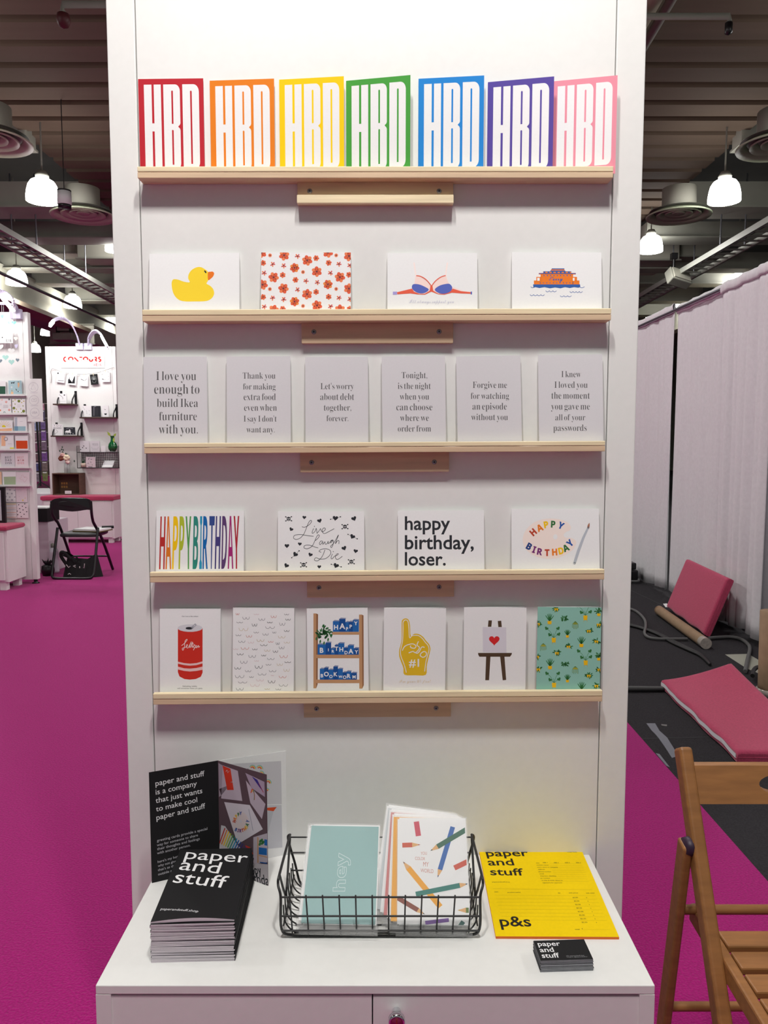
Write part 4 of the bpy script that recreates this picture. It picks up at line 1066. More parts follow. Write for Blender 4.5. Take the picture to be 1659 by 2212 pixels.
# heavy front U: up the left corner, along the base front, up the right corner, back to the rear apex on both sides
loop([(-hwA, .125, HBk), (-hwE, .012, ear + .006), (-hwE - .001, -.003, ear - .004), (-hw1, -.012, rim), (-hw0 - .012, -.004, .016), (-hw0 + .004, 0, .0035), (-hw0 + .03, 0, .0024), (0, 0, .0024), (hw0 - .03, 0, .0024), (hw0 - .004, 0, .0035), (hw0 + .012, -.004, .016), (hw1, -.012, rim), (hwE + .001, -.003, ear - .004), (hwE, .012, ear + .006), (hwA, .125, HBk)], W2, False, 6)
b.build('front_frame', t)
b = MB()
loop([(-hwA, .125, HBk), (-hwA - .004, .130, HBk - .01), (-hw1 + .004, .134, rim * .6), (-hw0 + .002, DB, .006), (-hw0 + .02, DB, .0024), (0, DB, .0024), (hw0 - .02, DB, .0024), (hw0 - .002, DB, .006), (hw1 - .004, .134, rim * .6), (hwA + .004, .130, HBk - .01), (hwA, .125, HBk)], W2, False, 6)
b.build('rear_frame', t)
for sx in (-1, 1):
    b = MB()
    b.tube(smooth_pts([(sx * hwE, .008, ear + .004), (sx * (hwE - .002), .045, rim * .62), (sx * (hwE - .004), .055, rim * .60), (sx * hwA, .124, HBk - .004)], 5, False), W2 * .9, BLACKWIRE, 8)
    b.build('side_notch', t)
for k in range(12):
    x = -hw0 + .004 + (2 * hw0 - .008) * k / 11
    b = MB(); b.tube([(x * 1.02, -.0122, rim + .003), (x, -.004, .018), (x, 0, .002)], W1, BLACKWIRE, 6); b.build('front_upright', t)
for f, h in ((1.0, rim), (.55, rim * .55), (.18, rim * .20)):
    hwv = hw0 + .012 + (hw1 - hw0 - .012) * f; y = -.004 - .008 * f
    b = MB(); b.tube([(-hwv, y, h), (hwv, y, h)], W1 * 1.1, BLACKWIRE, 6); b.build('front_wire', t)
for h in (HBk - .006, HBk * .66, HBk * .34):
    b = MB(); b.tube([(-hwA, .128, h), (hwA, .128, h)], W1, BLACKWIRE, 6); b.build('rear_wire', t)
for k in range(7):
    y = .008 + .118 * k / 6
    yr = min(y, .125)
    b = MB(); s_h = rim * (.95 - .25 * abs(k - 3) / 3) * .5 + rim * .30
    b.tube(smooth_pts([(-hw1 + .001, y, s_h), (-hw0 - .008, y, .02), (-hw0 + .006, y, .004), (-hw0 + .03, y, .0022), (hw0 - .03, y, .0022), (hw0 - .006, y, .004), (hw0 + .008, y, .02), (hw1 - .001, y, s_h)], 4, False), W1 * .9, BLACKWIRE, 6)
    b.build('base_wire', t)
for sx in (-1, 1):
    b = MB(); b.tube([(sx * (hw0 + .009), -.004, rim * .3), (sx * (hw0 + .009), .134, rim * .3)], W1, BLACKWIRE, 6); b.build('side_wire', t)
BASKET = Vector((bx, by, bz))

# sleeved cards leaning in the basket
ZB = (590, 1730, 3.53)
def leaning(TLp, BLp, BRp, zb, L):
    """sheet whose bottom edge rests at height zb under BL,BR and whose top reaches TL"""
    A, B = onZ(BLp[0], BLp[1], zb), onZ(BRp[0], BRp[1], zb)
    B.y = A.y + (B.y - A.y) * .4
    x = (B - A); w = x.length; x.normalize()
    r = ray(*TLp)
    # point on ray at distance L from A (far solution)
    d = CAM - A; aa = r.dot(r); bb = 2 * d.dot(r); cc = d.dot(d) - L * L
    disc = bb * bb - 4 * aa * cc
    tt = (-bb + math.sqrt(max(0, disc))) / (2 * aa)
    T = CAM + r * tt
    y = (T - A); y -= x * y.dot(x); h = y.length; y.normalize(); z = x.cross(y)
    M = Matrix(((x.x, y.x, z.x, A.x), (x.y, y.y, z.y, A.y), (x.z, y.z, z.z, A.z), (0, 0, 0, 1)))
    return M, w, h
def pzB(x, y): return pz(ZB, x, y)
M, w, h = leaning(pzB(268, 188), pzB(213, 930), pzB(778, 960), bz + .02, .158)

TEAL = ink(148, 186, 186)
def sleeve(M, w, h, name, label, group, face, art, below=.016, nback=1, side=.002):
    t = thing(name, label, 'greeting card', M, group)
    b = MB(); b.box(0, w, 0, h, -.0012, 0, face); 
    if art: art(Art(b, M, ZB, clip=(0, w, 0, h)), w, h)
    b.build('card', t)
    b = MB(); b.box(.003, w + .002, -.001, h + .003, -.0024, -.0014, PAPER); b.build('envelope', t)
    b = MB(); b.box(-side, w + .004, -below, h + .005, -.0030, .0012, SLEEVE); b.build('clear_sleeve', t)
    return t
def a_hey(a, w, h):
    s = 'hey'
    a.z = 2
    V, Fc = glyphs('hey', 'bold', .012); 
    # outline lettering: light glyph below, card-colour glyph above
    for off, m, lay in ((.022, ink(214, 230, 230), 1), (-.006, TEAL, 2)):
        V, Fc = glyphs('hey', 'bold', off)
        mnx, mxx = 0.0, max(p[0] for p in glyphs('hey', 'bold', 0)[0])
        vs = []
        for p in V:
            # reading upwards: word x runs up the card
            X = 545 - (p[1]) * 118 + (p[0] / mxx) * 22; Y = 700 - (p[0] / mxx) * 300
            q = a.L(X, Y); vs.append((q[0], q[1], lay * a.LAYER))
        a.mb.add(vs, Fc, m)
gb = 'sleeved cards in the basket'
for q in range(3):
    Mq = Matrix.Translation((-.0012 * q - (.003 if q else 0), .0062 * q, 0)) @ M
    sleeve(Mq, w, h * (1 if q == 0 else .955), 'sleeved_card', 'front teal card with outlined hey lettering in a clear sleeve' if q == 0 else ('sleeved card directly behind the front teal card in the basket' if q == 1 else 'rearmost sleeved card of the teal pile in the basket'), gb, TEAL if q == 0 else PAPER, a_hey if q == 0 else None)
M2, w2, h2 = leaning(pzB(992, 140), pzB(945, 940), pzB(1500, 960), bz + .018, .156)

def pencil(a, x0, y0, x1, y1, wd, col, tip=None):
    d = Vector((x1 - x0, y1 - y0)); L_ = d.length; d.normalize(); n = Vector((-d.y, d.x)) * wd / 2
    P0, P1 = Vector((x0, y0)), Vector((x1, y1))
    if tip:
        Pt = P1 - d * 64
        a.fill([tuple(P0 + n), tuple(P0 - n), tuple(Pt - n), tuple(Pt + n)], col)
        a.fill([tuple(Pt + n), tuple(Pt - n), tuple(P1)], ink(226, 176, 116))
        a.z += 1; Pq = P1 - d * 18; a.fill([tuple(Pq + n * .28), tuple(Pq - n * .28), tuple(P1)], tip); a.z -= 1
    else: a.fill([tuple(P0 + n), tuple(P0 - n), tuple(P1 - n), tuple(P1 + n)], col)
def a_pencils(a, w, h):
    pencil(a, 1092, 158, 1108, 268, 40, ink(206, 66, 90)); pencil(a, 985, 338, 1124, 334, 36, ink(206, 84, 54), ink(180, 70, 50))
    pencil(a, 1370, 198, 1254, 586, 36, ink(34, 98, 176), ink(40, 60, 120)); a.z = 3; pencil(a, 1480, 214, 1198, 382, 38, ink(38, 100, 78), ink(40, 60, 60)); a.z = 1
    pencil(a, 1490, 460, 1382, 512, 40, ink(208, 82, 60)); pencil(a, 1275, 808, 990, 462, 42, ink(240, 168, 34), ink(130, 80, 60)); a.z = 3
    pencil(a, 1088, 712, 1486, 632, 38, ink(24, 122, 112), ink(40, 70, 90)); a.z = 1
    pencil(a, 950, 740, 1158, 866, 36, ink(136, 66, 48), ink(50, 40, 40)); pencil(a, 1492, 834, 1406, 834, 40, ink(96, 122, 48), ink(200, 160, 60))
    pencil(a, 1160, 930, 1340, 908, 30, ink(120, 80, 160)); pencil(a, 1412, 975, 1450, 920, 34, ink(30, 90, 84))
    for s, x0, y0, x1, y1 in (("YOU", 1126, 412, 1172, 412), ("COLOR", 1082, 450, 1158, 454), ("MY", 1144, 500, 1186, 502), ("WORLD", 1124, 544, 1222, 552)):
        a.text(s, x0, y0, x1, ink(206, 132, 116), 'sans', -.004, 1.5, y1=y1)
cols = [(PAPER, None), (ink(238, 172, 60), None), (PAPER, None), (ink(206, 120, 120), None), (PAPER, None), (ink(200, 206, 210), None), (PAPER, None)]
labs = ['front white card scattered with coloured pencils in a clear sleeve', 'orange card just behind the pencil card in the basket', 'white sleeved card third from the front in the right pile', 'dusty red card fourth from the front in the right pile', 'white sleeved card fifth from the front in the right pile', 'pale grey sleeved card second from the back of the right pile', 'rearmost sleeved card of the right pile, standing highest']
for q in range(7):
    Mq = Matrix.Translation((-.0055 * q - (.004 if q else 0), .0055 * q, 0.0014 * q)) @ M2 @ Matrix.Rotation(radians(-1.2 * q), 4, 'Z')
    sleeve(Mq, w2, h2, 'sleeved_card', labs[q], gb, cols[q][0], a_pencils if q == 0 else None)

# ---------------------------------------------------------------- yellow order pad and business cards
ZP = (1000, 1800, 4.608)
YP = mat('bright_yellow_paper', (244, 208, 0), rough=.8, noise=.02, scale=200, spec=.2); OE = mat('orange_pad_edge', (226, 112, 40), rough=.8)
ph = .004
pts = [onZ(1034, 1833.5, CT + ph), onZ(1255.5, 1834.5, CT + ph), onZ(1337.5, 2024, CT + ph), onZ(1071, 2022.5, CT + ph)]
O_ = Vector((pts[3].x, pts[3].y, CT))
t = thing('order_pad', 'bright yellow order form pad lying on the cabinet right of the basket', 'notepad', O_)
b = MB(); b.slab([(p - O_ - Vector((0, 0, ph))) + Vector((0, 0, .0001)) for p in pts][::-1], (0, 0, ph - .0002), OE); b.build('pad_edges', t)
b = MB(); b.add([tuple(p - O_) for p in pts], [(3, 2, 1, 0)], YP)
a = Art(b, Matrix.Translation(O_ + Vector((0, 0, ph))), ZP); a.LAYER = .00012
for k in range(len(b.v)): b.v[k] = b.v[k] - Vector((0, 0, ph))
K = ink(34, 30, 26); K2 = ink(120, 100, 20)
for s, x0, y0, x1, y1, hh in (("paper", 236, 230, 658, 226, .95), ("and", 254, 320, 514, 318, .95), ("stuff", 276, 416, 610, 420, .95), ("p&s", 376, 926, 686, 926, 1.1)):
    a.text(s, x0, y0, x1, K, 'sans', .014, hh, y1=y1, slant=0)
for s, x0, x1, y in (("order form", 1040, 1134, 192), ("date", 728, 762, 300), ("contact name", 734, 852, 321), ("store name or company", 740, 946, 343), ("address", 750, 816, 364), ("phone number", 754, 880, 386), ("email", 764, 806, 408), ("shipment deadline", 770, 930, 430), ("po number", 774, 870, 452), ("to ship & notify about us", 784, 992, 474), ("signature for payment", 794, 988, 497), ("paperandstuff.shop", 292, 468, 490),
                     ("item", 314, 352, 588), ("product name", 444, 574, 592), ("qty", 946, 972, 598), ("unit price", 1056, 1146, 598), ("sub total", 1228, 1310, 600), ("total", 1116, 1162, 962), ("$", 1184, 1194, 955)):
    a.text(s, x0, y, x1, ink(96, 80, 20), 'sans', .01, 1.0)
for s, x0 in (("PER 1", 798), ("PER 2", 908), ("PER 3", 1018), ("PER 4", 1128)): a.text(s, x0, 297, x0 + 46, ink(70, 60, 20), 'sans', .02)
for q in range(8):
    y = 645 + q * 34.5 + q * q * .1
    a.text("$2.50", 1094 + q * 13, y, 1146 + q * 13.4, ink(80, 66, 20), 'sans', .01); a.text("$", 1228 + q * 14, y, 1236 + q * 14, ink(80, 66, 20), 'sans', .01)
    a.line([(318 + q * 10, y - 28), (1320 + q * 16, y - 22)], 1.2, K2)
a.line([(300, 552), (1290, 564)], 1.6, K2); a.line([(1196, 960), (1460, 960)], 1.2, K2)
for q in range(9): a.line([(860 + q * 8, 300 + q * 22), (1180 + q * 9, 302 + q * 22)], 1.0, K2)
for k in range(len(b.v)): b.v[k] = b.v[k] + Vector((0, 0, ph))
b.build('top_sheet', t)

bt = .0175
q4 = [onZ(1152.5, 2032, CT + bt), onZ(1263, 2029, CT + bt), onZ(1281.5, 2072, CT + bt), onZ(1168, 2075.5, CT + bt)]
O_ = Vector((q4[3].x, q4[3].y, CT))
xa = (q4[2] - q4[3]); ya = (q4[0] - q4[3])

GREYEDGE = mat('card_stock_edges', (150, 150, 156), rough=.9, noise=.06, scale=200)
NBC = 20; th = bt / NBC
gz = 'black business cards in the small pile'
proto = None; rnd = random.Random(5)
def bizcard(top=False):
    b = MB(); b.slab([Vector((0, 0, .00003)), xa, xa + ya, ya], (0, 0, th - .00008), BLACKCARD, GREYEDGE)
    return b
for q in range(NBC):
    j = Vector((rnd.uniform(-.0006, .0006), rnd.uniform(-.0005, .0005), q * th))
    if q in (4,): j.x += .001
    if q == NBC - 1:
        t = thing('business_card', 'topmost black business card with white wording', 'business card', O_ + Vector((0, 0, q * th)), gz)
        b = bizcard()
        ZC = (1130, 2010, 9.76)
        # lettering on the top face
        a = Art(MB(), Matrix.Translation(O_ + Vector((0, 0, bt - .00002))), ZC)
        for s, x0, y0, x1, y1 in (("paper", 322, 330, 792, 318), ("and", 366, 458, 660, 446), ("stuff", 406, 576, 776, 568)):
            a.text(s, x0, y0, x1, WHT_INK, 'sans', .012, 1.0, y1=y1)
        a.text("info: paperandstuff.shop", 912, 544, 1290, ink(150, 150, 154), 'sans', 0, 1.0, y1=534); a.text("instagram: @paperandstuff.co", 924, 570, 1356, ink(150, 150, 154), 'sans', 0, 1.0, y1=560)
        b.build('card_stock', t)
        for k in range(len(a.mb.v)): a.mb.v[k] = a.mb.v[k] + Vector((0, 0, th - .00002))
        a.mb.build('printed_wording', t)
    elif proto is None:
        proto = bizcard().build('business_card'); proto.location = O_ + j
        tag(proto, 'black business card within the small pile, below the topmost one', 'business card', gz)
    else:
        o = proto.copy(); COL.objects.link(o); o.location = O_ + j
# ---------------------------------------------------------------- white drape wall on the right
def drape(Y0, Y1, z0, z1, label, X=2.42, amp=.04, seed=0, n=110, folds=1.0):
    rnd = random.Random(seed)
    W = Y1 - Y0
    lam = [rnd.uniform(.30, .42) / folds, rnd.uniform(.17, .23) / folds, rnd.uniform(.07, .1)]
    ph = [rnd.uniform(0, 3.14) for _ in range(5)]
    t = thing('drape', label, 'curtain', (X, Y0, 0), 'white booth drapes')
    def d(y, v):
        s_ = y + .05 * (1 - v) * sin(5 * y + ph[3])
        a = (1 - abs(sin(pi * s_ / lam[0] + ph[0])) ** .75) * 1.0 + (1 - abs(sin(pi * s_ / lam[1] + ph[1])) ** .8) * .45
        return 1.35 * amp * (.22 + .78 * (1 - v) ** .7) * (a - .5 + .5 * sin(2.2 * y + ph[2])) + .0012 * sin(2 * pi * y / lam[2])
    b = MB()
    b.grid(lambda u, v: Vector((d(u * W, v), u * W, z0 + (z1 - z0) * v + (.018 * sin(4 * u * W + ph[0]) * (1 - v)))), n, 24, DRAPE); b.build('fabric', t, solid=.002)
    b = MB()
    b.grid(lambda u, v: Vector((d(u * W, 1) + .014 * cos(2 * pi * v) - .006, u * W, z1 - .030 + .036 * sin(2 * pi * v) + .003 * sin(u * W * 26 + ph[1]))), n, 10, DRAPE); b.build('rod_pocket', t)
    return t
drape(5.47, 9.6, .02, 2.56, 'narrow drape panel nearest the tower edge', X=2.54, seed=3, n=220)
drape(4.1, 5.455, .03, 2.535, 'middle drape panel behind the leaning pink cushion', X=2.56, seed=8, amp=.03)
drape(3.62, 4.40, .035, 2.50, 'gathered drape panel right of the leaning cushion', X=2.47, seed=15, amp=.045, folds=1.5)
drape(1.2, 3.9, .03, 2.46, 'drape panel cut by the right picture edge', X=2.56, seed=21, n=160)
t = thing('drape_pole', 'steel pole carrying the white drapes', 'pole', (2.545, 1.0, 2.475))
b = MB(); b.tube([(-.01, 0, 0), (-.02, 8.6, .05)], .014, STEEL, 8); b.build('crossbar', t)
for y in (.05, 3.0, 5.9, 8.5):
    b = MB(); b.tube([(.14, y, -2.475), (.14, y, .0), (-.012, y, .012)], .02, STEEL, 8); b.build('upright', t)
    b = MB(); b.box(.06, .3, y - .15, y + .15, -2.478, -2.465, STEEL); b.build('base_plate', t)

# ---------------------------------------------------------------- seat cushions
def cushion(M, L_, Wd, H_, label, zipside=True, lift=0.0):
    t = thing('seat_cushion', label, 'cushion', M, 'pink fabric bench cushions')
    b = MB(); N, Kk = 26, 14
    def side(u, v, top):
        x, y = u * L_, v * Wd
        e = min(u, 1 - u) * L_; f = min(v, 1 - v) * Wd
        r = .014
        def rd(e): return r - math.sqrt(max(0, r * r - (r - min(e, r)) ** 2))
        bulge = .006 * sin(pi * u) * sin(pi * v)
        z = (H_ - rd(e) * .8 - rd(f) * .8 + bulge) if top else (rd(e) * .5 + rd(f) * .5)
        wob = .004 * sin(u * 17) * (1 if v < .1 else 0)
        return Vector((x, y + wob, z + lift * (1 - u) ** 1.3 * v ** 1.5))
    cu = lambda s: .5 - .5 * cos(pi * s)
    b.grid(lambda u, v: side(cu(u), cu(v), True), N, Kk, CUSHION)
    b.grid(lambda u, v: side(1 - cu(u), cu(v), False), N, Kk, CUSHION)
    for fn in ((lambda u, v: side(cu(u), 0, True) * v + side(cu(u), 0, False) * (1 - v)), (lambda u, v: side(1 - cu(u), 1, True) * v + side(1 - cu(u), 1, False) * (1 - v))):
        b.grid(lambda u, v: fn(u, v) + Vector((0, 0, 0)), N, 3, CUSHION)
    for fn in ((lambda u, v: side(0, 1 - cu(u), True) * v + side(0, 1 - cu(u), False) * (1 - v)), (lambda u, v: side(1, cu(u), True) * v + side(1, cu(u), False) * (1 - v))):
        b.grid(fn, Kk, 3, CUSHION)
    b.build('cushion_cover', t)
    b = MB()
    for y in (0, Wd):
        b.tube([(cu(k / 20) * L_, y + .004 * sin(cu(k / 20) * 17) * (1 if y == 0 else 0), H_ * .5 + .004 * sin(k * .9) + (lift * (1 - cu(k / 20)) ** 1.3 if y else 0)) for k in range(21)], .0022, CUSHION, 6)
    for x in (0, L_): b.tube([(x, Wd * q / 8, H_ * .5 + (lift * (q / 8) ** 1.5 if x == 0 else 0)) for q in range(9)], .0022, CUSHION, 6)
    b.build('seam_piping', t)
    if zipside:
        ZIP = mat('white_zip_tape', (240, 238, 244), .7)
        b = MB(); b.grid(lambda u, v: Vector((.01 + u * (L_ - .02), -.0035 + .004 * sin((.01 + u * (L_ - .02)) / L_ * 17) + .0012 * sin(u * 40), H_ * (.40 + .36 * v) + .0018 * sin(u * 31))), 60, 1, ZIP); b.build('zip', t)
    return t
def frame(A, ex, ey):
    ex = ex.normalized(); ey = (ey - ex * ey.dot(ex)).normalized(); ez = ex.cross(ey)
    return Matrix(((ex.x, ey.x, ez.x, A.x), (ex.y, ey.y, ez.y, A.y), (ex.z, ey.z, ez.z, A.z), (0, 0, 0, 1)))
ch = .055
A, C, B = onZ(1428, 1466, ch), onZ(1595, 1622, ch), onZ(1428, 1466, ch) + Vector((.375, .02, 0))
ex, ey = C - A, B - A
# the front edge runs from A to C; the cushion spreads away from it
M = frame(Vector((A.x, A.y, -.002)), ex, ey)

cushion(M, ex.length, ey.length, ch, 'pink bench cushion lying flat on the dark floor with a white zip', lift=.10)
A, C = onZ(1438, 1316, .01), onZ(1519, 1376, .01)
T1 = onX(1480, 1212, 2.425)
ex = C - A; ey = T1 - A

M = frame(A, ex, ey); M = Matrix.Translation((0, 0, .022)) @ M @ Matrix.Translation((0, 0, -ch))
cushion(M, ex.length, ey.length, ch, 'pink bench cushion propped upright against the white drape', False)

# ---------------------------------------------------------------- cardboard tube, cables, tape on the dark floor
A, C = onZ(1424, 1318, .035), onZ(1524, 1389, .035)
t = thing('cardboard_tube', 'brown cardboard tube lying on the floor along the propped cushion', 'tube', (A.x, A.y, .034))
D_ = C - A
TW = .036
b = MB(); b.tube([(0, 0, 0), D_ * .1, D_ * .9, D_], TW, CARDBOARD, 18); b.build('tube_body', t)
n_ = D_.normalized()
b = MB(); b.tube([D_ - n_ * .05, D_ - n_ * .0, D_ + n_ * .012], TW * 1.03, mat('clear_packing_tape', (176, 168, 160), .15, noise=.15, scale=60), 18); b.build('tape_end_cap', t)
b = MB(); b.tube([-n_ * .004, n_ * .02], TW * 1.02, mat('brown_tape', (140, 110, 84), .3), 18); b.build('tape_end', t)
Z6 = (1320, 1180, 4.2537)
def cable(name, pts, r, m, label, Z=Z6, cat='cable', z=None):
    P = [onZ(*pz(Z, x, y), (r if z is None else z)) for x, y in pts]
    O = Vector((P[0].x, P[0].y, 0))
    b = MB(); b.tube(smooth_pts([p - O for p in P], 6, False), r, m, 8)
    o = b.build(name); o.location = O; tag(o, label, cat); return o
cable('power_cable', [(60, 560), (185, 578), (255, 615), (310, 680), (318, 740), (308, 800), (350, 838), (460, 852), (700, 852)], .0105, CABLE, 'grey cable curving from behind the tower towards the cardboard tube')
cable('power_cable', [(900, 845), (1000, 836), (1110, 834), (1200, 856), (1262, 905), (1275, 950), (1255, 1040), (1232, 1150)], .012, CABLE, 'grey cable running from the cardboard tube around to the floor cushion')
for q in range(3):
    cable('power_cable', [(60, 690 + q * 8), (180, 718 + q * 6), (300, 752 + q * 5), (430, 796 + q * 8), (560, 862 + q * 12), (700, 930 + q * 10), (820, 990 + q * 8), (910, 1080 + q * 4)], .008, CABLEB, ['uppermost of three black cables bundled on the dark floor', 'middle one of three black cables bundled on the dark floor', 'lowest of three black cables bundled on the dark floor'][q])
cable('power_cable', [(-80, 1304), (150, 1302), (520, 1306)], .011, CABLE, 'grey cable running straight under the left corner of the floor cushion')
cable('power_cable', [(-80, 1326), (150, 1322), (530, 1318)], .009, CABLEB, 'dark cable lying alongside the straight grey cable')
cable('power_cable', [(1300, 1190), (1310, 1140), (1350, 1110), (1400, 1120), (1450, 1170), (1475, 1240)], .012, CABLEB, 'black plug lead looping up beside the tan post at right', z=.04)
def flat(name, pts, m, label, cat, Z=Z6, h=.0012, z=0.0):
    P = [onZ(*pz(Z, x, y), z) for x, y in pts]; O = Vector((P[0].x, P[0].y, z - .004 + .0005))
    b = MB(); b.slab([p - P[0] for p in P], (0, 0, h), m); o = b.build(name); o.location = O; tag(o, label, cat); return o
flat('tape_strip', [(325, 1622), (405, 1622), (445, 1690), (515, 1752), (545, 1800), (620, 1920), (560, 1940), (500, 1846), (440, 1760), (408, 1722), (375, 1690)], TAPE, 'grey cloth tape strip stuck to the dark floor behind the wooden chair', 'tape')
flat('tape_strip', [(410, 1896), (446, 1904), (540, 2024), (506, 2010)], TAPE, 'short grey tape strip at the carpet edge left of the wooden chair', 'tape')
flat('paper_scrap', [(460, 1630), (515, 1634), (512, 1648), (466, 1642)], mat('scrap_grey', (120, 116, 116), .8), 'tiny grey paper scrap on the dark floor near the tape', 'scrap')
flat('paper_label', [(478, 526), (510, 522), (560, 560), (500, 556)], PAPER, 'small white label on the floor at the foot of the propped cushion', 'label')
flat('floor_patch', [(1048, 990), (1260, 984), (1440, 1090), (1400, 1180), (1250, 1120)], CONCRETE, 'bare grey concrete patch of floor beside the drape at right', 'floor patch', h=.0006)
# carpet tile seams
for (x0, y0, x1, y1) in ((250, 1762, 980, 1744), (180, 400, 520, 560)):
    P, Q = onZ(*pz(Z6, x0, y0), 0), onZ(*pz(Z6, x1, y1), 0)
    b = MB(); b.beam((P.x, P.y, -.0047), (Q.x, Q.y, -.0047), .014, .003, GAP); o = b.build('trim_90'); struct(o)
# tan post / cardboard roll standing at the right edge
P = onZ(1665, 1500, 0)
t = thing('cardboard_post', 'brown cardboard roll standing by the drape at the right picture edge', 'cardboard roll', (P.x, P.y, 0))
b = MB(); b.lathe([(.001, .004), (.065, .004), (.066, .05), (.07, .45), (.001, .45)], CARDBOARD, 20); b.build('roll', t)
b = MB(); b.lathe([(.001, 0), (.075, 0), (.075, .03), (.067, .034)], mat('clear_packing_tape', (176, 168, 160)), 20); b.build('taped_foot', t)
P = onZ(1370, 1258, 0)
t = thing('equipment_case', 'black equipment case on the floor at the far drape corner', 'case', (P.x - .12, P.y, 0))
b = MB(); b.box(-.2, .16, 0, .3, 0.01, .12, BLACKPAINT); b.build('case_body', t, bevel=.015)
b = MB(); b.box(-.2, .14, .0, .29, .125, .19, BLACKPAINT); b.build('case_lid', t, bevel=.012)
b = MB(); b.tube(smooth_pts([(.02, -.004, .03), (.06, -.04, .02), (.14, -.05, .02), (.16, -.01, .03)], 5, False), .012, CABLE, 8); b.build('case_handle', t)

# ---------------------------------------------------------------- wooden folding chair
CXc, half = .718, .170
t = thing('folding_chair', 'wooden slatted folding chair right of the cabinet', 'chair', (CXc, -.15, 0))
yo = .15
def pp(x, y, z): return Vector((x, y + yo, z))
Ptop, Pfoot = (.016, .77), (-.385, 0.0)
def post(zv): s_ = (Ptop[1] - zv) / Ptop[1]; return Ptop[0] + (Pfoot[0] - Ptop[0]) * s_
for sx in (-1, 1):
    x = sx * half
    b = MB(); b.beam(pp(x, post(0.0), 0.0), pp(x, post(.77), .77), .024, .034, CHAIRWOOD, up=(0, 1, 0)); b.build('front_leg', t, bevel=.006, seg=3)
    xo = sx * (half + .0195)
    b = MB(); b.beam(pp(xo, .055, 0), pp(xo, -.058, .628), .016, .034, CHAIRWOOD, up=(0, 1, 0)); b.build('rear_leg', t, bevel=.005, seg=3)
    b = MB(); b.M = Matrix.Translation(pp(sx * (half + .0125), -.060, .622)) @ Matrix.Rotation(pi / 2, 4, 'Y'); b.lathe([(.001, -.0115), (.015, -.011), (.017, 0), (.015, .011), (.001, .0115)], mat('dark_plum_plastic', (44, 22, 48), .5), 16); b.build('pivot_cap', t)
    xi = sx * (half - .02)
    b = MB(); b.beam(pp(xi, -.01, .472), pp(xi, -.47, .44), .018, .034, CHAIRWOOD); b.build('seat_rail', t, bevel=.004)
# backrest with an oval grip hole
zt, zb_ = .745, .687
b = MB()
n_ = 24; oval = [(cos(2 * pi * k / n_) * .045, sin(2 * pi * k / n_) * .016) for k in range(n_)]
hwB, hhB = half - .012, (zt - zb_) / 2
outer = []
for (ox, oz) in oval:
    sc_ = min(hwB / max(1e-6, abs(ox)), hhB / max(1e-6, abs(oz))); outer.append((ox * sc_, oz * sc_))
def bk(p, dy):
    z = (zt + zb_) / 2 + p[1]; return pp(p[0], post(z) + dy + .02 * (p[0] / hwB) ** 2 * -0.0, z)
# make outer corners exact
outer = [(max(-hwB, min(hwB, p[0])), max(-hhB, min(hhB, p[1]))) for p in outer]
for dy, flip in ((-.008, False), (.008, True)):
    vs = [bk(p, dy) for p in oval] + [bk(p, dy) for p in outer]
    fs = [(i, (i + 1) % n_, n_ + (i + 1) % n_, n_ + i) for i in range(n_)]
    # corner fill
    b.add(vs, fs, CHAIRWOOD)
    for sx in (-1, 1):
        for sz in (-1, 1):
            cn = (sx * hwB, sz * hhB)
            near = sorted(range(n_), key=lambda i: hypot(outer[i][0] - cn[0], outer[i][1] - cn[1]))
            i1 = next(i for i in near if abs(abs(outer[i][0]) - hwB) < 1e-6); i2 = next(i for i in near if abs(abs(outer[i][1]) - hhB) < 1e-6 and abs(abs(outer[i][0]) - hwB) > 1e-6)
            b.add([bk(cn, dy), bk(outer[i1], dy), bk(outer[i2], dy)], [(0, 1, 2)], CHAIRWOOD)
vs = [bk(p, -.008) for p in oval] + [bk(p, .008) for p in oval]
b.add(vs, [(i, n_ + i, n_ + (i + 1) % n_, (i + 1) % n_) for i in range(n_)], CHAIRWOOD)
cr = [(-hwB, -hhB), (hwB, -hhB), (hwB, hhB), (-hwB, hhB)]
vs = [bk(p, -.008) for p in cr] + [bk(p, .008) for p in cr]
b.add(vs, [(i, (i + 1) % 4, 4 + (i + 1) % 4, 4 + i) for i in range(4)], CHAIRWOOD)
b.build('backrest', t)
for k in range(8):
    y = -.085 - .05 * k; z = .478 - .0035 * k
    b = MB(); b.box(-half + .03, half - .03, y + yo - .042, y + yo, z - .008, z + .006, CHAIRWOOD); b.build('seat_slat', t, bevel=.003)
for (y, z, r) in ((-.03, .487, .0085), (.008, .272, .0085)):
    b = MB(); b.tube([pp(-half - .02, y, z), pp(half + .02, y, z)], r, CHAIRWOOD, 12); b.build('dowel', t)
# ---------------------------------------------------------------- neighbouring booths on the left
YA, YB = 6.0, 9.5
def tower(x0, x1, Y, h, deep, label):
    t = thing('display_tower', label, 'display stand', ((x0 + x1) / 2, Y, 0)); w = (x1 - x0) / 2
    b = MB(); b.box(-w + .052, w - .052, 0, deep, .04, h, WHITE); b.build('centre_panel', t)
    for s in (-1, 1):
        b = MB(); b.box(*sorted((s * w, s * (w - .05))), -.001, deep + .01, .04, h, WHITE); b.build('side_post', t, bevel=.003)
        b = MB(); b.lathe([(.001, .045), (.018, .045), (.018, .012), (.035, .006), (.035, 0), (.001, 0)], BLACKPAINT, 12, (s * (w - .03), deep * .5, 0)); b.build('levelling_foot', t)
    return t
tower(-4.28, -3.35, YA, 2.58, .05, 'white display tower of the booth cut by the left picture edge, with hanging hearts')
tower(-4.72, -3.74, YB, 2.71, .05, 'white display tower of the far left booth with red lettering')
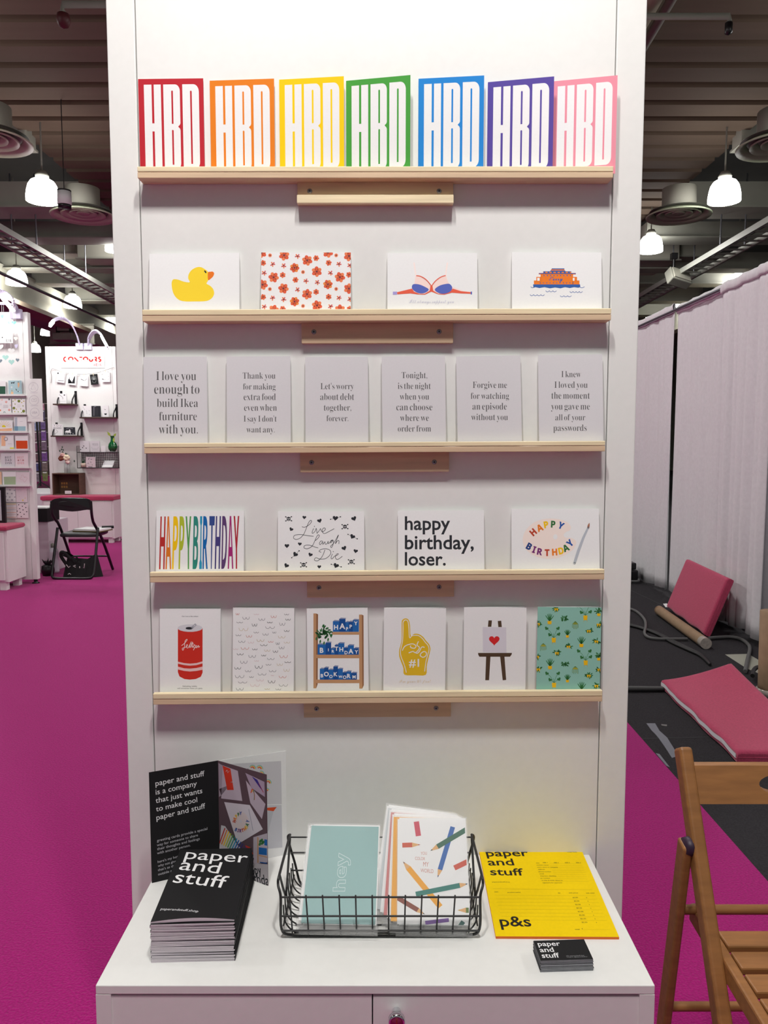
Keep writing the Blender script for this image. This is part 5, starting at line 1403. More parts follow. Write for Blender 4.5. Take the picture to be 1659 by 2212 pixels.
def booth_cabinet(x0, x1, Y, deep, h, label, clabel, leg=.06, ch_=.042):
    t = thing('low_cabinet', label, 'cabinet', ((x0 + x1) / 2, Y, 0)); w = (x1 - x0) / 2
    b = MB(); b.box(-w, w, .02, deep, leg, h, WHITE); b.build('cabinet_body', t, bevel=.003)
    for s in (-1, 1):
        b = MB(); b.box(*sorted((s * .0015, s * (w - .03))), 0, .0195, leg + .02, h - .02, WHITE); b.build('door', t, bevel=.002)
        for y in (.06, deep - .06):
            b = MB(); b.box(s * (w - .06) - .03, s * (w - .06) + .03, y - .03, y + .03, 0, leg, WHITE); b.build('leg', t)
    M = Matrix.Translation(((x0 + x1) / 2 - w - .01, Y - .01, h + .001))
    cushion(M, 2 * w + .02, deep, ch_, clabel, False)
booth_cabinet(-4.27, -3.45, 5.62, .365, .556, 'low white cabinet at the left picture edge, in front of the hearts tower', 'pink cushion on the cabinet at the left picture edge', .075)
booth_cabinet(-4.68, -3.70, 9.12, .365, .588, 'low white cabinet behind the black folding chair, under the red-lettered tower', 'pink cushion on the far cabinet under the dark crate', ch_=.06)

def arm_lamp_path(pts, led, label, w=.055):
    P = smooth_pts(pts, 5, False); O = P[0].copy()
    t = thing('arm_lamp', label, 'lamp', O, 'curved clip-on arm lamps')
    b = MB()
    side = Vector((.5, -1, 0)).normalized()
    for i in range(len(P) - 1): b.beam(P[i] - O, P[i + 1] - O + (P[i + 1] - P[i]) * .08, .018, w, LILACPLASTIC, up=(.25, -1, .2))
    b.build('curved_arm', t)
    A, B_ = Vector(led[0]) - O, Vector(led[1]) - O
    b = MB(); b.beam(A, B_, .03, w * .95, LEDMAT, up=(.25, -1, .2)); b.build('led_strip', t)
    b = MB(); b.box(-.05, .05, -.03, .02, -.06, .03, LILACPLASTIC); b.build('clamp', t, bevel=.004)
ZQ = (90, 680, 9.76)
def qy(x, y, Y, Z=ZQ): return onY(*pz(Z, x, y), Y)
arm_lamp_path([qy(805, 650, 9.49), qy(740, 430, 9.4), qy(620, 200, 9.25), qy(470, 85, 9.1), qy(350, 80, 9.0), qy(240, 130, 8.88), qy(165, 220, 8.8)], (qy(250, 140, 8.86), qy(175, 222, 8.78)), 'left curved arm lamp on the red-lettered tower, arching towards the hearts booth')
arm_lamp_path([qy(985, 650, 9.49), qy(1005, 500, 9.4), qy(1070, 390, 9.25), qy(1150, 350, 9.1), qy(1230, 400, 8.95), qy(1290, 480, 8.85), qy(1390, 690, 8.75)], (qy(1270, 470, 8.84), qy(1385, 680, 8.74)), 'right curved arm lamp on the red-lettered tower, shining beside our tower edge')
ZH = (0, 620, 8.85)
arm_lamp_path([qy(315, 490, 5.98, ZH), qy(290, 380, 5.9, ZH), qy(200, 230, 5.75, ZH), qy(80, 130, 5.6, ZH), qy(-60, 90, 5.45, ZH), qy(-180, 130, 5.3, ZH)], (qy(40, 200, 5.7, ZH), qy(235, 430, 5.55, ZH)), 'curved arm lamp with a lit strip at the left picture edge')

def mini(px0, py0, px1, py1, Y, label, face=PAPER, art=None, group=None, name='greeting_card', th=.004, cat='greeting card', crop=(0, 0, 1), lean=0.0, back=True):
    A, B_ = onY(px0, py1, Y), onY(px1, py0, Y)
    w, h = B_.x - A.x, B_.z - A.z
    M = Matrix.Translation(A) @ Matrix.Rotation(pi / 2 - lean, 4, 'X')
    t = thing(name, label, cat, M, group)
    b = MB(); b.box(0, w, 0, h, -.002, 0, face)
    if art:
        a = Art(b, M, crop, clip=(0, w, 0, h)); a.LAYER = .0004; art(a)
    b.build('front_panel' if back else 'board', t)
    if back:
        b = MB(); b.M = Matrix.Rotation(radians(4), 4, 'Y'); b.box(0.001, w + .002, 0.001, h, -.006, -.004, PAPER); b.build('back_panel', t)
    return t
def quadcard(pts, Y, label, face, art, group, crop):
    P = [onY(*pz(crop, *p), Y) for p in pts]  # TL TR BR BL
    O = P[3]; x = P[2] - P[3]; x.y = 0; w = x.length; ang = atan2(x.z, x.x)
    M = Matrix.Translation(O) @ Matrix.Rotation(-ang, 4, 'Y') @ Matrix.Rotation(pi / 2, 4, 'X')
    h = ((P[0] - P[3]).length + (P[1] - P[2]).length) / 2
    t = thing('greeting_card', label, 'greeting card', M, group)
    b = MB(); b.box(0, w, 0, h, -.002, 0, face); a = Art(b, M, crop, clip=(0, w, 0, h)); a.LAYER = .0004; art(a); b.build('front_panel', t)
    b = MB(); b.M = Matrix.Translation((0, h, 0)) @ Matrix.Rotation(radians(4), 4, 'X'); b.box(.002, w + .006, -h, 0, -.008, -.006, PAPER); b.build('back_panel', t)
    b = MB(); b.box(w * .45, w * .5, h - .015, h + .012, -.004, .004, PINE); b.build('clothes_peg', t)
# --- booth A cards on thin rails
g = 'cards on the rails of the hearts tower'
def rail(y, label, x1=58):
    A, B_ = onY(-60, y, YA), onY(x1, y, YA)
    b = MB(); b.box(0, B_.x - A.x, -.035, 0, -.006, .002, WHITE); b.box(0, B_.x - A.x, -.037, -.033, -.006, .012, WHITE)
    o = b.build('card_rail'); o.location = A; tag(o, label, 'card rail', 'thin card rails of the hearts tower')
for y, x1, lab in ((854.5, 58, 'topmost'), (895, 60, 'second'), (934, 63, 'third'), (972, 65, 'fourth'), (1010, 67, 'fifth'), (1049, 68, 'lowest')):
    rail(y, '%s thin white card rail on the hearts tower' % lab, x1)
YC = YA - .022
ZA = (0, 800, 8.85); ZA3 = (0, 1020, 8.19)
mini(-14, 822, 12, 852.5, YC, 'white and dark green card on the top rail at the left edge', PAPER, lambda a: a.rect(-130, 305, 105, 470, ink(52, 92, 74)), g, crop=ZA)
def m_dog(a):
    B_ = ink(44, 56, 62); Pk = ink(234, 190, 150)
    a.fill([(208, 228), (240, 232), (262, 228), (276, 216), (284, 226), (272, 236), (270, 256), (262, 256), (258, 246), (226, 246), (222, 258), (214, 256)], B_)
    a.fill([(335, 238), (370, 232), (374, 290), (352, 340), (340, 300)], Pk); a.fill([(210, 410), (256, 408), (256, 458), (206, 456)], Pk); a.fill([(300, 345), (326, 378), (318, 388), (302, 372)], B_)
    a.ell(348, 404, 9, 11, B_); a.ell(222, 324, 18, 20, ink(216, 226, 228)); a.ell(348, 222, 7, 9, B_); a.ell(228, 388, 8, 14, ink(200, 170, 90)); a.ell(370, 405, 14, 8, ink(226, 234, 236))
mini(19, 822, 46.5, 852.5, YC, 'pale blue card with dogs and cats on the top rail', ink(174, 204, 210), m_dog, g, crop=ZA)
def m_rings(a):
    for x, y, c in ((37, 562, (240, 200, 190)), (118, 604, (226, 110, 80)), (18, 648, (220, 226, 230)), (176, 757, (226, 110, 80)), (84, 806, (90, 140, 130)), (2, 765, (226, 140, 110)), (176, 552, (110, 120, 120)), (205, 668, (240, 210, 200))):
        a.ell(x, y, 19, 19, ink(*c)); 
    a.z = 2
    for x, y in ((37, 562), (118, 604), (176, 757), (84, 806), (18, 648)): a.ell(x, y, 9, 9, PAPER)
    for y in (668, 690, 708): a.line([(62, y), (158, y)], 7, ink(206, 204, 208))
mini(-4, 861, 23.5, 892.5, YC, 'white card with small coloured rings on the second rail', PAPER, m_rings, g, crop=ZA)
def m_kiwi(a):
    for x, y, r in ((362, 588, 27), (266, 722, 26), (452, 780, 28)):
        a.z = 1; a.ell(x, y, r, r, ink(90, 110, 50)); a.z = 2; a.ell(x, y, r * .72, r * .72, ink(150, 160, 70)); a.z = 3; a.ell(x, y, r * .3, r * .3, ink(90, 100, 50))
    a.z = 1
    for k, (x, y) in enumerate(((248, 590), (288, 565), (404, 550), (415, 615), (288, 645), (312, 742), (440, 680), (396, 738), (350, 792), (282, 788), (415, 805), (455, 590))):
        a.fill([(x - 15, y - 10), (x + 15, y - 6), (x, y + 16)], ink(200, 180, 60) if k % 2 else ink(150, 170, 70))
    for y in (660, 682, 700): a.line([(330, y), (390, y)], 6, ink(210, 208, 212))
mini(27, 862, 54, 892, YC, 'white card scattered with kiwi slices on the second rail', PAPER, m_kiwi, g, crop=ZA)
def m_sun(a):
    a.fill([(36, 1086), (40, 1060), (58, 1046), (80, 1046), (104, 1062), (114, 1088)], ink(236, 216, 40))
    for k in range(9):
        an = pi * (k + .5) / 9; a.line([(75 + cos(an) * 52, 1080 - sin(an) * 44), (75 + cos(an) * 140, 1080 - sin(an) * 118)], 5, ink(232, 200, 130))
    a.fill([(-10, 1120), (230, 1104), (230, 1158), (-10, 1160)], ink(240, 186, 150))
mini(-2, 908, 26.5, 931.5, YC, 'white card with a yellow rising sun on the third rail', PAPER, m_sun, g, crop=ZA)
def m_plaid(a):
    a.rect(282, 900, 330, 1155, ink(186, 194, 204)); a.rect(270, 1070, 490, 1155, ink(160, 196, 206)); a.z = 2; a.rect(284, 1070, 344, 1155, ink(120, 158, 184)); a.line([(380, 980), (440, 974)], 4, ink(190, 196, 200))
mini(31, 900, 57, 931, YC, 'white card with crossing pale blue bands on the third rail', PAPER, m_plaid, g, crop=ZA)
def m_peach(a):
    a.rect(28, 1248, 104, 1446, ink(244, 196, 158)); a.rect(190, 1476, 270, 1502, ink(232, 220, 40)); a.z = 2; a.ell(115, 1312, 36, 36, ink(60, 72, 96)); a.z = 3; a.ell(115, 1312, 29, 29, ink(230, 226, 226)); a.line([(150, 1404), (226, 1404)], 5, ink(200, 200, 204))
mini(2.5, 940, 29, 970, YC, 'white card with a peach band and dark ring on the fourth rail', PAPER, m_peach, g, crop=ZA)
mini(33.5, 941, 60, 970, YC, 'white card with a large orange red block on the fourth rail', PAPER, lambda a: a.fill([(304, 1345), (524, 1345), (530, 1498), (310, 1502)], ink(216, 78, 34)), g, crop=ZA)
def m_best(col, x0, words):
    def f(a):
        for s, y in zip(words, (1682, 1736, 1790)): a.text(' '.join(s), x0 + (y - 1682) * .06, y, x0 + 118 + (y - 1682) * .1, col, 'sans', .02, 1.3)
    return f
mini(3, 979, 31, 1009.5, YC, 'pale grey card with three spaced lines of dark capitals on the fifth rail', PAPER2, m_best(ink(90, 92, 102), 98, ('BEST', 'DAD', 'EVER')), g, crop=ZA)
mini(33, 978.5, 60, 1009.5, YC, 'pale pink card with three spaced lines of pink capitals on the fifth rail', ink(232, 218, 222), m_best(ink(222, 160, 160), 334, ('BEST', 'MOM', 'EVER')), g, crop=ZA)
mini(-20, 1019, 3, 1048.5, YC, 'peach card on the lowest rail at the left edge', ink(240, 200, 168), None, g, crop=ZA)
mini(6, 1019, 34, 1048.5, YC, 'white card with a sage green block on the lowest rail', PAPER, lambda a: a.fill([(72, 2035), (300, 2030), (300, 2185), (82, 2190)], ink(170, 190, 154)), g, crop=ZA)
def m_texas(a):
    a.line([(410, 2000), (440, 2004), (446, 2032), (480, 2040), (516, 2042), (520, 2072), (500, 2104), (482, 2128), (476, 2140), (450, 2120), (440, 2092), (420, 2086), (404, 2094), (390, 2076), (370, 2058), (406, 2052)], 4, ink(206, 176, 178), closed=True); heart(a, 474, 2042, 7, ink(206, 90, 90))
mini(35.5, 1020, 63, 1048.5, YC, 'pale card with a thin outlined state shape on the lowest rail', ink(232, 222, 226), m_texas, g, crop=ZA)
def m_dots(col, pts, r, hearts=True):
    def f(a):
        for x, y in pts: heart(a, x, y, r, col) if hearts else a.ell(x, y, r, r, col)
    return f
gn = 'notepads on the cushion of the hearts booth'
mini(8, 1053, 33, 1085, YC + .012, 'notepad with small grey flowers, upper left of the four', PAPER, m_dots(ink(186, 186, 196), ((82, 320), (176, 314), (256, 320), (132, 376), (210, 378), (104, 432), (172, 440), (262, 440), (135, 490), (214, 490)), 14, False), gn, crop=ZA3, name='notepad', cat='notepad', back=False)
def m_pinkd(a):
    for x, y in ((320, 335), (372, 336), (420, 280), (340, 430), (440, 350)): a.ell(x, y, 5, 5, ink(206, 180, 200))
    a.ell(404, 498, 14, 16, ink(236, 214, 130)); a.ell(444, 460, 8, 8, ink(236, 214, 130))
mini(35, 1053, 58, 1085, YC + .012, 'pale pink notepad with tiny dots, upper right of the four', ink(232, 220, 226), m_pinkd, gn, crop=ZA3, name='notepad', cat='notepad', back=False)
def m_str(a):
    for k, y in enumerate((565, 582, 634, 664, 712, 748, 798)): a.line([(84, y), (284, y - 2)], (14, 3, 6, 4, 7, 4, 9)[k], ink(*((236, 220, 160), (170, 170, 176), (240, 196, 170), (150, 150, 160), (244, 190, 160), (180, 180, 184), (236, 170, 150))[k]))
mini(10, 1087, 35, 1119.5, YC + .008, 'notepad with orange and grey stripes, lower left of the four', PAPER, m_str, gn, crop=ZA3, name='notepad', cat='notepad', back=False)
mini(37, 1087, 60, 1119, YC + .008, 'notepad with small black hearts, lower right of the four', ink(236, 226, 230), m_dots(ink(40, 40, 46), ((332, 577), (438, 562), (396, 603), (456, 626), (348, 645), (408, 668), (304, 688), (360, 710), (472, 700), (314, 752), (426, 744), (376, 786)), 12), gn, crop=ZA3, name='notepad', cat='notepad', back=False)
for a_, b_, lab in (((0, 866), (340, 826), 'rear one of two white sheets lying on the pink cushion at the left edge'), ((-20, 886), (184, 874), 'front one of two white sheets lying on the pink cushion at the left edge')):
    P = [onZ(*pz(ZA3, *q), .594) for q in (a_, (b_[0], b_[1]), (b_[0] - 60, b_[1] + 26), (a_[0] - 40, a_[1] + 18))]
    b = MB(); b.slab([p - P[0] for p in P][::-1], (0, 0, .003), PAPER); o = b.build('paper_sheet'); o.location = P[0] + Vector((0, 0, .006)); tag(o, lab, 'paper')
A, B_ = onY(-45, 1118, YA - .12), onY(9, 1052, YA - .12)
t = thing('tablet_screen', 'black framed screen at the left picture edge beside the notepads', 'screen', (A.x, YA - .12, .594))
b = MB(); b.box(0, B_.x - A.x, 0, .03, 0, B_.z - .594, BLACKPAINT); b.build('screen_frame', t, bevel=.004)
b = MB(); b.box(.03, B_.x - A.x - .035, -.002, .001, .03, B_.z - .594 - .03, mat('screen_face', (190, 200, 206), .2)); b.build('screen_panel', t)
# sign board E18, icon board, hanging hearts
def m_e18(a):
    a.text('E18', 120, 1052, 218, ink(60, 60, 64), 'sans', .0, 1.1); a.ell(44, 963, 11, 12, ink(30, 30, 32))
t = mini(-40, 706.5, 26.5, 741, YA - .07, 'white booth sign board reading E18', PAPER, m_e18, None, crop=ZH, name='booth_sign', cat='sign', back=False)
b = MB(); b.box(.02, .05, .02, .05, -.068, -.002, WHITE); b.build('standoff', t)
def m_icons(a):
    C = ink(176, 172, 184)
    for x, y, r in ((638, 1915, 90), (650, 2165, 90), (664, 2400, 86)):
        a.line([(x + cos(k * pi / 14) * r, y + sin(k * pi / 14) * r) for k in range(28)], 4, C, closed=True)
    a.line([(586, 1954), (690, 1954), (634, 1858)], 4, C, closed=True); a.line([(606, 1930), (600, 1956), (622, 1970)], 3, C)
    a.line([(600, 2160), (620, 2130), (650, 2145), (700, 2130), (706, 2165), (680, 2190), (640, 2180), (612, 2190)], 4, C, closed=True); a.line([(630, 2150), (680, 2160)], 3, C)
    a.text('USA', 612, 2420, 716, C, 'sans', 0, 1.0)
    for x, y in ((646, 2025), (656, 2270), (690, 2508)): a.line([(x - 70, y), (x + 72, y - 4)], 6, ink(200, 196, 206))
mini(58.5, 818, 90, 911, YA - .012, 'white board with three round outlined icons, on the right side of the hearts tower', WHITE, m_icons, None, crop=ZH, name='icon_board', cat='sign', back=False)
HM = {'m': ink(176, 222, 214), 'w': ink(236, 240, 238), 't': ink(130, 196, 186), 'g': ink(150, 156, 160), 'l': ink(190, 184, 210), 'c': ink(226, 226, 214), 'b': ink(160, 184, 196)}
for q, (x, y, s, c, lab) in enumerate(((190, 690, 44, 'm', 'large mint paper heart, highest of the hanging hearts'), (268, 680, 40, 't', 'teal paper heart hanging right of the highest mint heart'), (264, 850, 40, 'c', 'cream paper heart hanging just right of the booth sign'), (300, 985, 38, 'c', 'cream paper heart hanging beside the lower right sign corner'), (12, 1140, 54, 'w', 'white paper heart below the sign at the left picture edge'), (216, 1218, 58, 'w', 'white paper heart hanging centrally below the sign'), (310, 1130, 52, 'l', 'lavender paper heart hanging below the right sign corner'),
                                 (105, 1345, 58, 'm', 'mint paper heart below the white hanging heart, left one'), (218, 1432, 58, 'm', 'mint paper heart lowest of all hanging hearts'), (335, 1395, 40, 'b', 'blue grey paper heart turned edgeways, rightmost hanging'), (40, 560, 42, 't', 'teal paper heart hanging above the sign at the left edge'), (8, 1410, 40, 'b', 'blue grey paper heart low at the left picture edge'))):
    P = onY(*pz(ZH, x, y), YA - .16 - .05 * (q % 3))
    t = thing('hanging_heart', lab, 'decoration', P, 'paper hearts hanging on strings')
    k = s / 8.85 * 7.3 / F
    pts = []
    for n_ in range(28):
        tt = 2 * pi * n_ / 28; X = 16 * sin(tt) ** 3; Yh = 13 * cos(tt) - 5 * cos(2 * tt) - 2 * cos(3 * tt) - cos(4 * tt)
        pts.append(Vector((X * k / 17, 0, Yh * k / 17)))
    b = MB(); rot = Matrix.Rotation(radians((0, 25, -30, 10)[q % 4] if c != 'b' else 60), 4, 'Z'); b.M = rot
    b.slab(pts, (0, .0015, 0), HM[c]); b.build('paper_heart', t)
    b = MB(); b.tube([(0, 0, k * .3), (0, 0, 2.62 - P.z)], .0007, PAPER, 4); b.build('string', t)
P = onY(0, 668, YA - .16)
t = thing('string_rail', 'thin clear rail holding the heart strings in front of the hearts tower', 'rail', (-4.25, YA - .21, 2.62))
for y in (-.05, 0, .05):
    b = MB(); b.tube([(0, y, 0), (.86, y, 0)], .004, LILACPLASTIC, 6); b.build('rod', t)
b = MB(); b.box(.02, .04, -.06, .25, -.03, .01, LILACPLASTIC); b.build('bracket', t)

# --- booth B: sign, string of cards, shelves
RD, PKo = ink(192, 36, 30), ink(236, 178, 172)
def m_sign(a):
    a.z = 1; a.text('CONTOURS', 458, 984, 1255, PKo, 'sans', -.004, 1.0)
    a.z = 2; Ln = lambda p, w=27: a.line(p, w, RD, 4)
    Ln([(510, 893), (482, 902), (466, 936), (482, 972), (510, 982)]); Ln([(570, 950), (572, 912), (614, 894), (654, 912), (658, 950)]); a.line([(690, 900), (772, 984)], 28, RD); a.line([(796, 896), (856, 896)], 24, RD)
    Ln([(882, 950), (886, 912), (925, 894), (964, 912), (968, 950)]); Ln([(1008, 934), (1012, 964), (1040, 980), (1068, 964), (1072, 934)]); Ln([(1122, 896), (1152, 904), (1152, 936), (1126, 944)]); a.line([(1130, 944), (1162, 984)], 26, RD)
    Ln([(1242, 900), (1212, 896), (1200, 916), (1224, 936), (1246, 952), (1236, 978), (1206, 984)])
    a.text('#E16', 1094, 1080, 1260, ink(206, 100, 110), 'bold', .0, 1.0)
mini(90 + 400 / 9.76, 680 + 790 / 9.76, 90 + 1322 / 9.76, 680 + 1122 / 9.76, YB - .008, 'white sign board with large red broken capitals', WHITE, m_sign, None, crop=ZQ, name='booth_sign', cat='sign', back=False)
pts = [(195, 1440), (205, 1300), (192, 1200), (228, 1135), (330, 1170), (480, 1222), (625, 1238), (760, 1252), (880, 1254), (1000, 1247), (1095, 1236), (1200, 1216), (1330, 1172), (1530, 1105)]
P = [qy(x, y, YB - .02) for x, y in pts]; O = P[0]
b = MB(); b.tube(smooth_pts([p - O for p in P], 4, False), .003, mat('grey_twine', (140, 136, 136), .8), 5); o = b.build('twine'); o.location = O; tag(o, 'grey twine strung across the red-lettered tower holding five cards', 'string')
BI = ink(40, 42, 46); gg = 'cards pegged on the twine'
quadcard([(325, 1185), (478, 1205), (470, 1440), (302, 1415)], YB - .03, 'leftmost pegged card, white with a black dot', PAPER, lambda a: (a.ell(345, 1232, 16, 17, BI), a.line([(345, 1384), (465, 1392)], 12, ink(120, 120, 126)), a.line([(385, 1225), (455, 1250)], 4, ink(160, 160, 166)), a.line([(400, 1260), (420, 1300)], 4, ink(180, 180, 186))), gg, ZQ)
quadcard([(548, 1230), (712, 1245), (714, 1490), (552, 1470)], YB - .03, 'second pegged card, white with a bold black landscape', PAPER, lambda a: (a.fill([(552, 1370), (580, 1345), (640, 1420), (690, 1300), (704, 1290), (698, 1448), (552, 1444)], BI), a.ell(600, 1425, 30, 18, PAPER), a.line([(585, 1350), (596, 1320)], 8, BI)), gg, ZQ)
quadcard([(805, 1262), (976, 1268), (968, 1512), (802, 1496)], YB - .03, 'third pegged card, white with a slim dark bird', PAPER, lambda a: (a.fill([(822, 1350), (880, 1375), (905, 1390), (885, 1388), (830, 1366)], BI), a.line([(905, 1390), (955, 1350)], 6, BI), a.line([(840, 1440), (930, 1446)], 5, ink(210, 210, 214))), gg, ZQ)
def m_bl(a):
    for k in range(9):
        an = pi * (k + .5) / 9; a.line([(1100, 1370), (1100 + cos(an) * 66, 1370 - sin(an) * 90)], 5, ink(170, 176, 176), 2)
    a.line([(1068, 1390), (1080, 1430), (1130, 1430), (1150, 1385)], 5, ink(150, 156, 156))
quadcard([(1014, 1262), (1170, 1244), (1200, 1464), (1042, 1480)], YB - .03, 'fourth pegged card, black with a pale plant drawing', BLACKCARD, m_bl, gg, ZQ)
quadcard([(1252, 1186), (1430, 1192), (1442, 1416), (1272, 1420)], YB - .03, 'rightmost pegged card, white with scattered black marks', PAPER, lambda a: (a.fill([(1262, 1345), (1300, 1352), (1320, 1372), (1285, 1366)], BI), a.line([(1320, 1370), (1350, 1368)], 4, BI), a.line([(1260, 1275), (1280, 1250), (1300, 1262)], 5, BI), a.line([(1385, 1215), (1400, 1195), (1410, 1225)], 5, BI), a.line([(1400, 1300), (1425, 1296)], 5, BI), a.line([(1408, 1340), (1404, 1390)], 4, BI)), gg, ZQ)
ZR = (90, 860, 9.62)
def wall_shelf(x0, x1, y, label, brackets):
    A, B_ = qy(x0, y, YB - .16, ZR), qy(x1, y, YB - .16, ZR); w = B_.x - A.x
    t = thing('wall_shelf', label, 'shelf', A, 'dark bracketed shelves on the far tower')
    b = MB(); b.box(0, w, 0, .158, -.012, .006, mat('dark_walnut', (70, 48, 40), .6, noise=.1, scale=20, stretch=(1, 8, 8))); b.build('shelf_board', t)
    for f in brackets:
        X = w * f
        b = MB(); b.box(X - .015, X + .015, .15, .158, 0, .19, BLACKPAINT); b.tube(smooth_pts([(X, .15, .16), (X, .10, .12), (X, .03, .06), (X, .015, .005)], 4, False), .010, BLACKPAINT, 6); b.build('bracket', t)
wall_shelf(230, 665, 124, 'short dark shelf with one white card, upper left on the red-lettered tower', (.2, .9))
wall_shelf(785, 1545, 402, 'long dark shelf with three cards on the right of the red-lettered tower', (.04, .92))
wall_shelf(185, 785, 787, 'dark shelf with a white card and a black landscape card, middle left', (.06, .93))
gs2 = 'cards on the dark shelves of the far tower'
YS = YB - .10
def mz(x0, y0, x1, y1, lab, face=PAPER, art=None, Y=YS): return mini(*pz(ZR, x0, y0), *pz(ZR, x1, y1), Y, lab, face, art, gs2, crop=ZR)
mz(345, -95, 512, 112, 'white card with a dark flying shape on the short upper dark shelf', PAPER, lambda a: (a.fill([(450, -65), (485, -80), (482, -45)], BI), a.line([(360, -75), (410, -40), (440, -10), (440, 25)], 6, BI), a.line([(365, 65), (500, 62)], 5, ink(190, 190, 194))))
mz(845, 158, 1030, 390, 'white card with scattered thin marks, left on the long dark shelf', PAPER, lambda a: [a.line([(x, y), (x + 14, y + 22)], 5, ink(130, 130, 136)) for x, y in ((855, 180), (880, 215), (925, 260), (980, 250), (860, 290), (990, 330), (930, 300))])
mz(1040, 162, 1222, 390, 'black card with pale vertical lines on the long dark shelf', ink(44, 44, 50), lambda a: (a.line([(1085, 180), (1085, 370)], 10, ink(150, 150, 156)), a.line([(1110, 190), (1110, 370)], 3, ink(120, 120, 126)), a.line([(1150, 200), (1150, 365)], 3, ink(100, 100, 106)), a.line([(1090, 178), (1130, 176)], 6, ink(180, 180, 186))))
mz(1265, 150, 1390, 390, 'white card with a dark bowl drawing, right on the long dark shelf', PAPER, lambda a: (a.fill([(1298, 320), (1356, 316), (1346, 348), (1312, 350)], BI), a.fill([(1300, 224), (1330, 240), (1320, 250)], BI)))
mz(230, 540, 432, 776, 'white card with grey lettering and a long curl, middle left shelf', PAPER, lambda a: (a.text('Y O U', 250, 590, 410, ink(130, 130, 136), 'sans', 0, 1.0), a.text('BIZARRE', 250, 645, 415, ink(120, 120, 126), 'sans', 0, 1.4), a.line([(300, 670), (336, 690), (300, 730), (250, 745)], 5, ink(140, 140, 146), 4)))
mz(465, 605, 692, 760, 'black landscape card with a white animal, middle left shelf', ink(50, 52, 58), lambda a: (a.fill([(485, 700), (510, 672), (560, 676), (580, 645), (598, 668), (600, 700), (620, 720), (560, 720), (490, 716)], PAPER), a.line([(510, 640), (580, 618), (650, 636)], 8, ink(150, 150, 156), 4), [a.line([(x, 725), (x + 8, 752)], 8, PAPER) for x in (500, 540, 590, 650)]))
# wire shelf unit
A, B_ = qy(745, 1452, YB - .17, ZR), qy(1582, 995, YB - .17, ZR)
O = Vector((A.x, YB - .17, A.z)); w = B_.x - A.x; hT = qy(745, 1128, YB - .17, ZR).z - A.z; hb = B_.z - A.z
t = thing('wire_shelf', 'dark wire mesh shelf unit with two levels, lower right on the red-lettered tower', 'shelf', O)
b = MB()
for z in (0, hT): b.tube([(0, 0, z), (w, 0, z), (w, .165, z), (0, .165, z)], .005, BLACKWIRE, 6, closed=True)
b.tube([(0, 0, 0), (0, .165, 0), (0, .165, hb), (0, 0, hb)], .005, BLACKWIRE, 6, closed=True); b.tube([(w, 0, 0), (w, .165, 0), (w, .165, hb), (w, 0, hb)], .005, BLACKWIRE, 6, closed=True)
b.build('frame', t)
b = MB()
for k in range(1, 22): b.tube([(w * k / 22, .16, 0), (w * k / 22, .16, hT)], .0028, BLACKWIRE, 4)
for k in range(1, 9): b.tube([(0, .16, hT * k / 9), (w, .16, hT * k / 9)], .0028, BLACKWIRE, 4)
for X in (0, w):
    for k in range(1, 4): b.tube([(X, .165 * k / 4, 0), (X, .165 * k / 4, hb)], .002, BLACKWIRE, 4)
o = b.build('mesh_grid', t); o['kind'] = 'stuff'
b = MB()
for k in range(1, 30): b.tube([(w * k / 30, 0, 0.004), (w * k / 30, .165, 0.004)], .002, BLACKWIRE, 4)
o = b.build('lower_deck', t); o['kind'] = 'stuff'
b = MB()
for k in range(1, 30): b.tube([(w * k / 30, 0, hT + .004), (w * k / 30, .165, hT + .004)], .002, BLACKWIRE, 4)
o = b.build('upper_deck', t); o['kind'] = 'stuff'
YW = YB - .10
mz(800, 885, 988, 1122, 'white card with black leaf marks, left on top of the wire shelf', PAPER2, lambda a: [a.ell(x, y, 13, 9, BI, .5) for x, y in ((810, 1068), (850, 1030), (875, 995), (925, 1040))], YW)
mz(1013, 888, 1204, 1122, 'white card with grey hand lettering on top of the wire shelf', PAPER2, lambda a: (a.text('YESSS', 1045, 985, 1175, ink(150, 150, 156), 'sans', -.005, 1.2), a.line([(1040, 1015), (1060, 1050), (1160, 1050), (1175, 1010)], 5, ink(170, 170, 176), 4), a.line([(1045, 1078), (1165, 1076)], 5, ink(180, 180, 186))), YW)
mz(1240, 990, 1330, 1122, 'small white price card beside the green vase', PAPER, None, YW - .03)
mz(922, 1222, 1108, 1450, 'pale pink card with black marks on the lower level of the wire shelf', ink(226, 210, 216), lambda a: [a.line([(x, y), (x + dx, y + dy)], 10, BI) for x, y, dx, dy in ((985, 1245, -12, 34), (1020, 1265, 18, 14), (1016, 1320, 10, 20), (968, 1345, -8, 18), (1048, 1380, 6, 12), (965, 1428, 90, 4))], YW)
P = qy(1380, 1448, YW - .02, ZR)
t = thing('open_card', 'open printed card lying folded on the lower level of the wire shelf', 'greeting card', P)
b = MB(); b.grid(lambda u, v: Vector(((u - .5) * .145 + .012 * v, .08 * v - .04, .005 + .095 * v)), 4, 4, PAPER2); b.grid(lambda u, v: Vector(((u - .5) * .145, -.04 + .02 * v, .004 + .03 * v)), 4, 2, PAPER); b.build('card_leaf', t, solid=.002)
P = qy(868, 1440, YW - .02, ZR)
t = thing('potted_plant', 'tiny potted plant at the left of the lower wire shelf', 'plant', P + Vector((0, 0, .005)))
b = MB(); b.lathe([(.001, 0), (.03, 0), (.033, .055), (.001, .055)], mat('pale_pot', (206, 186, 170), .6), 14); b.build('pot', t)
rnd = random.Random(3); b = MB()
for k in range(12): b.tube([(0, 0, .05), (rnd.uniform(-.03, .03), rnd.uniform(-.03, .03), rnd.uniform(.08, .1))], [.008, .002], mat('dark_leaf_green', (40, 70, 48), .6), 5)
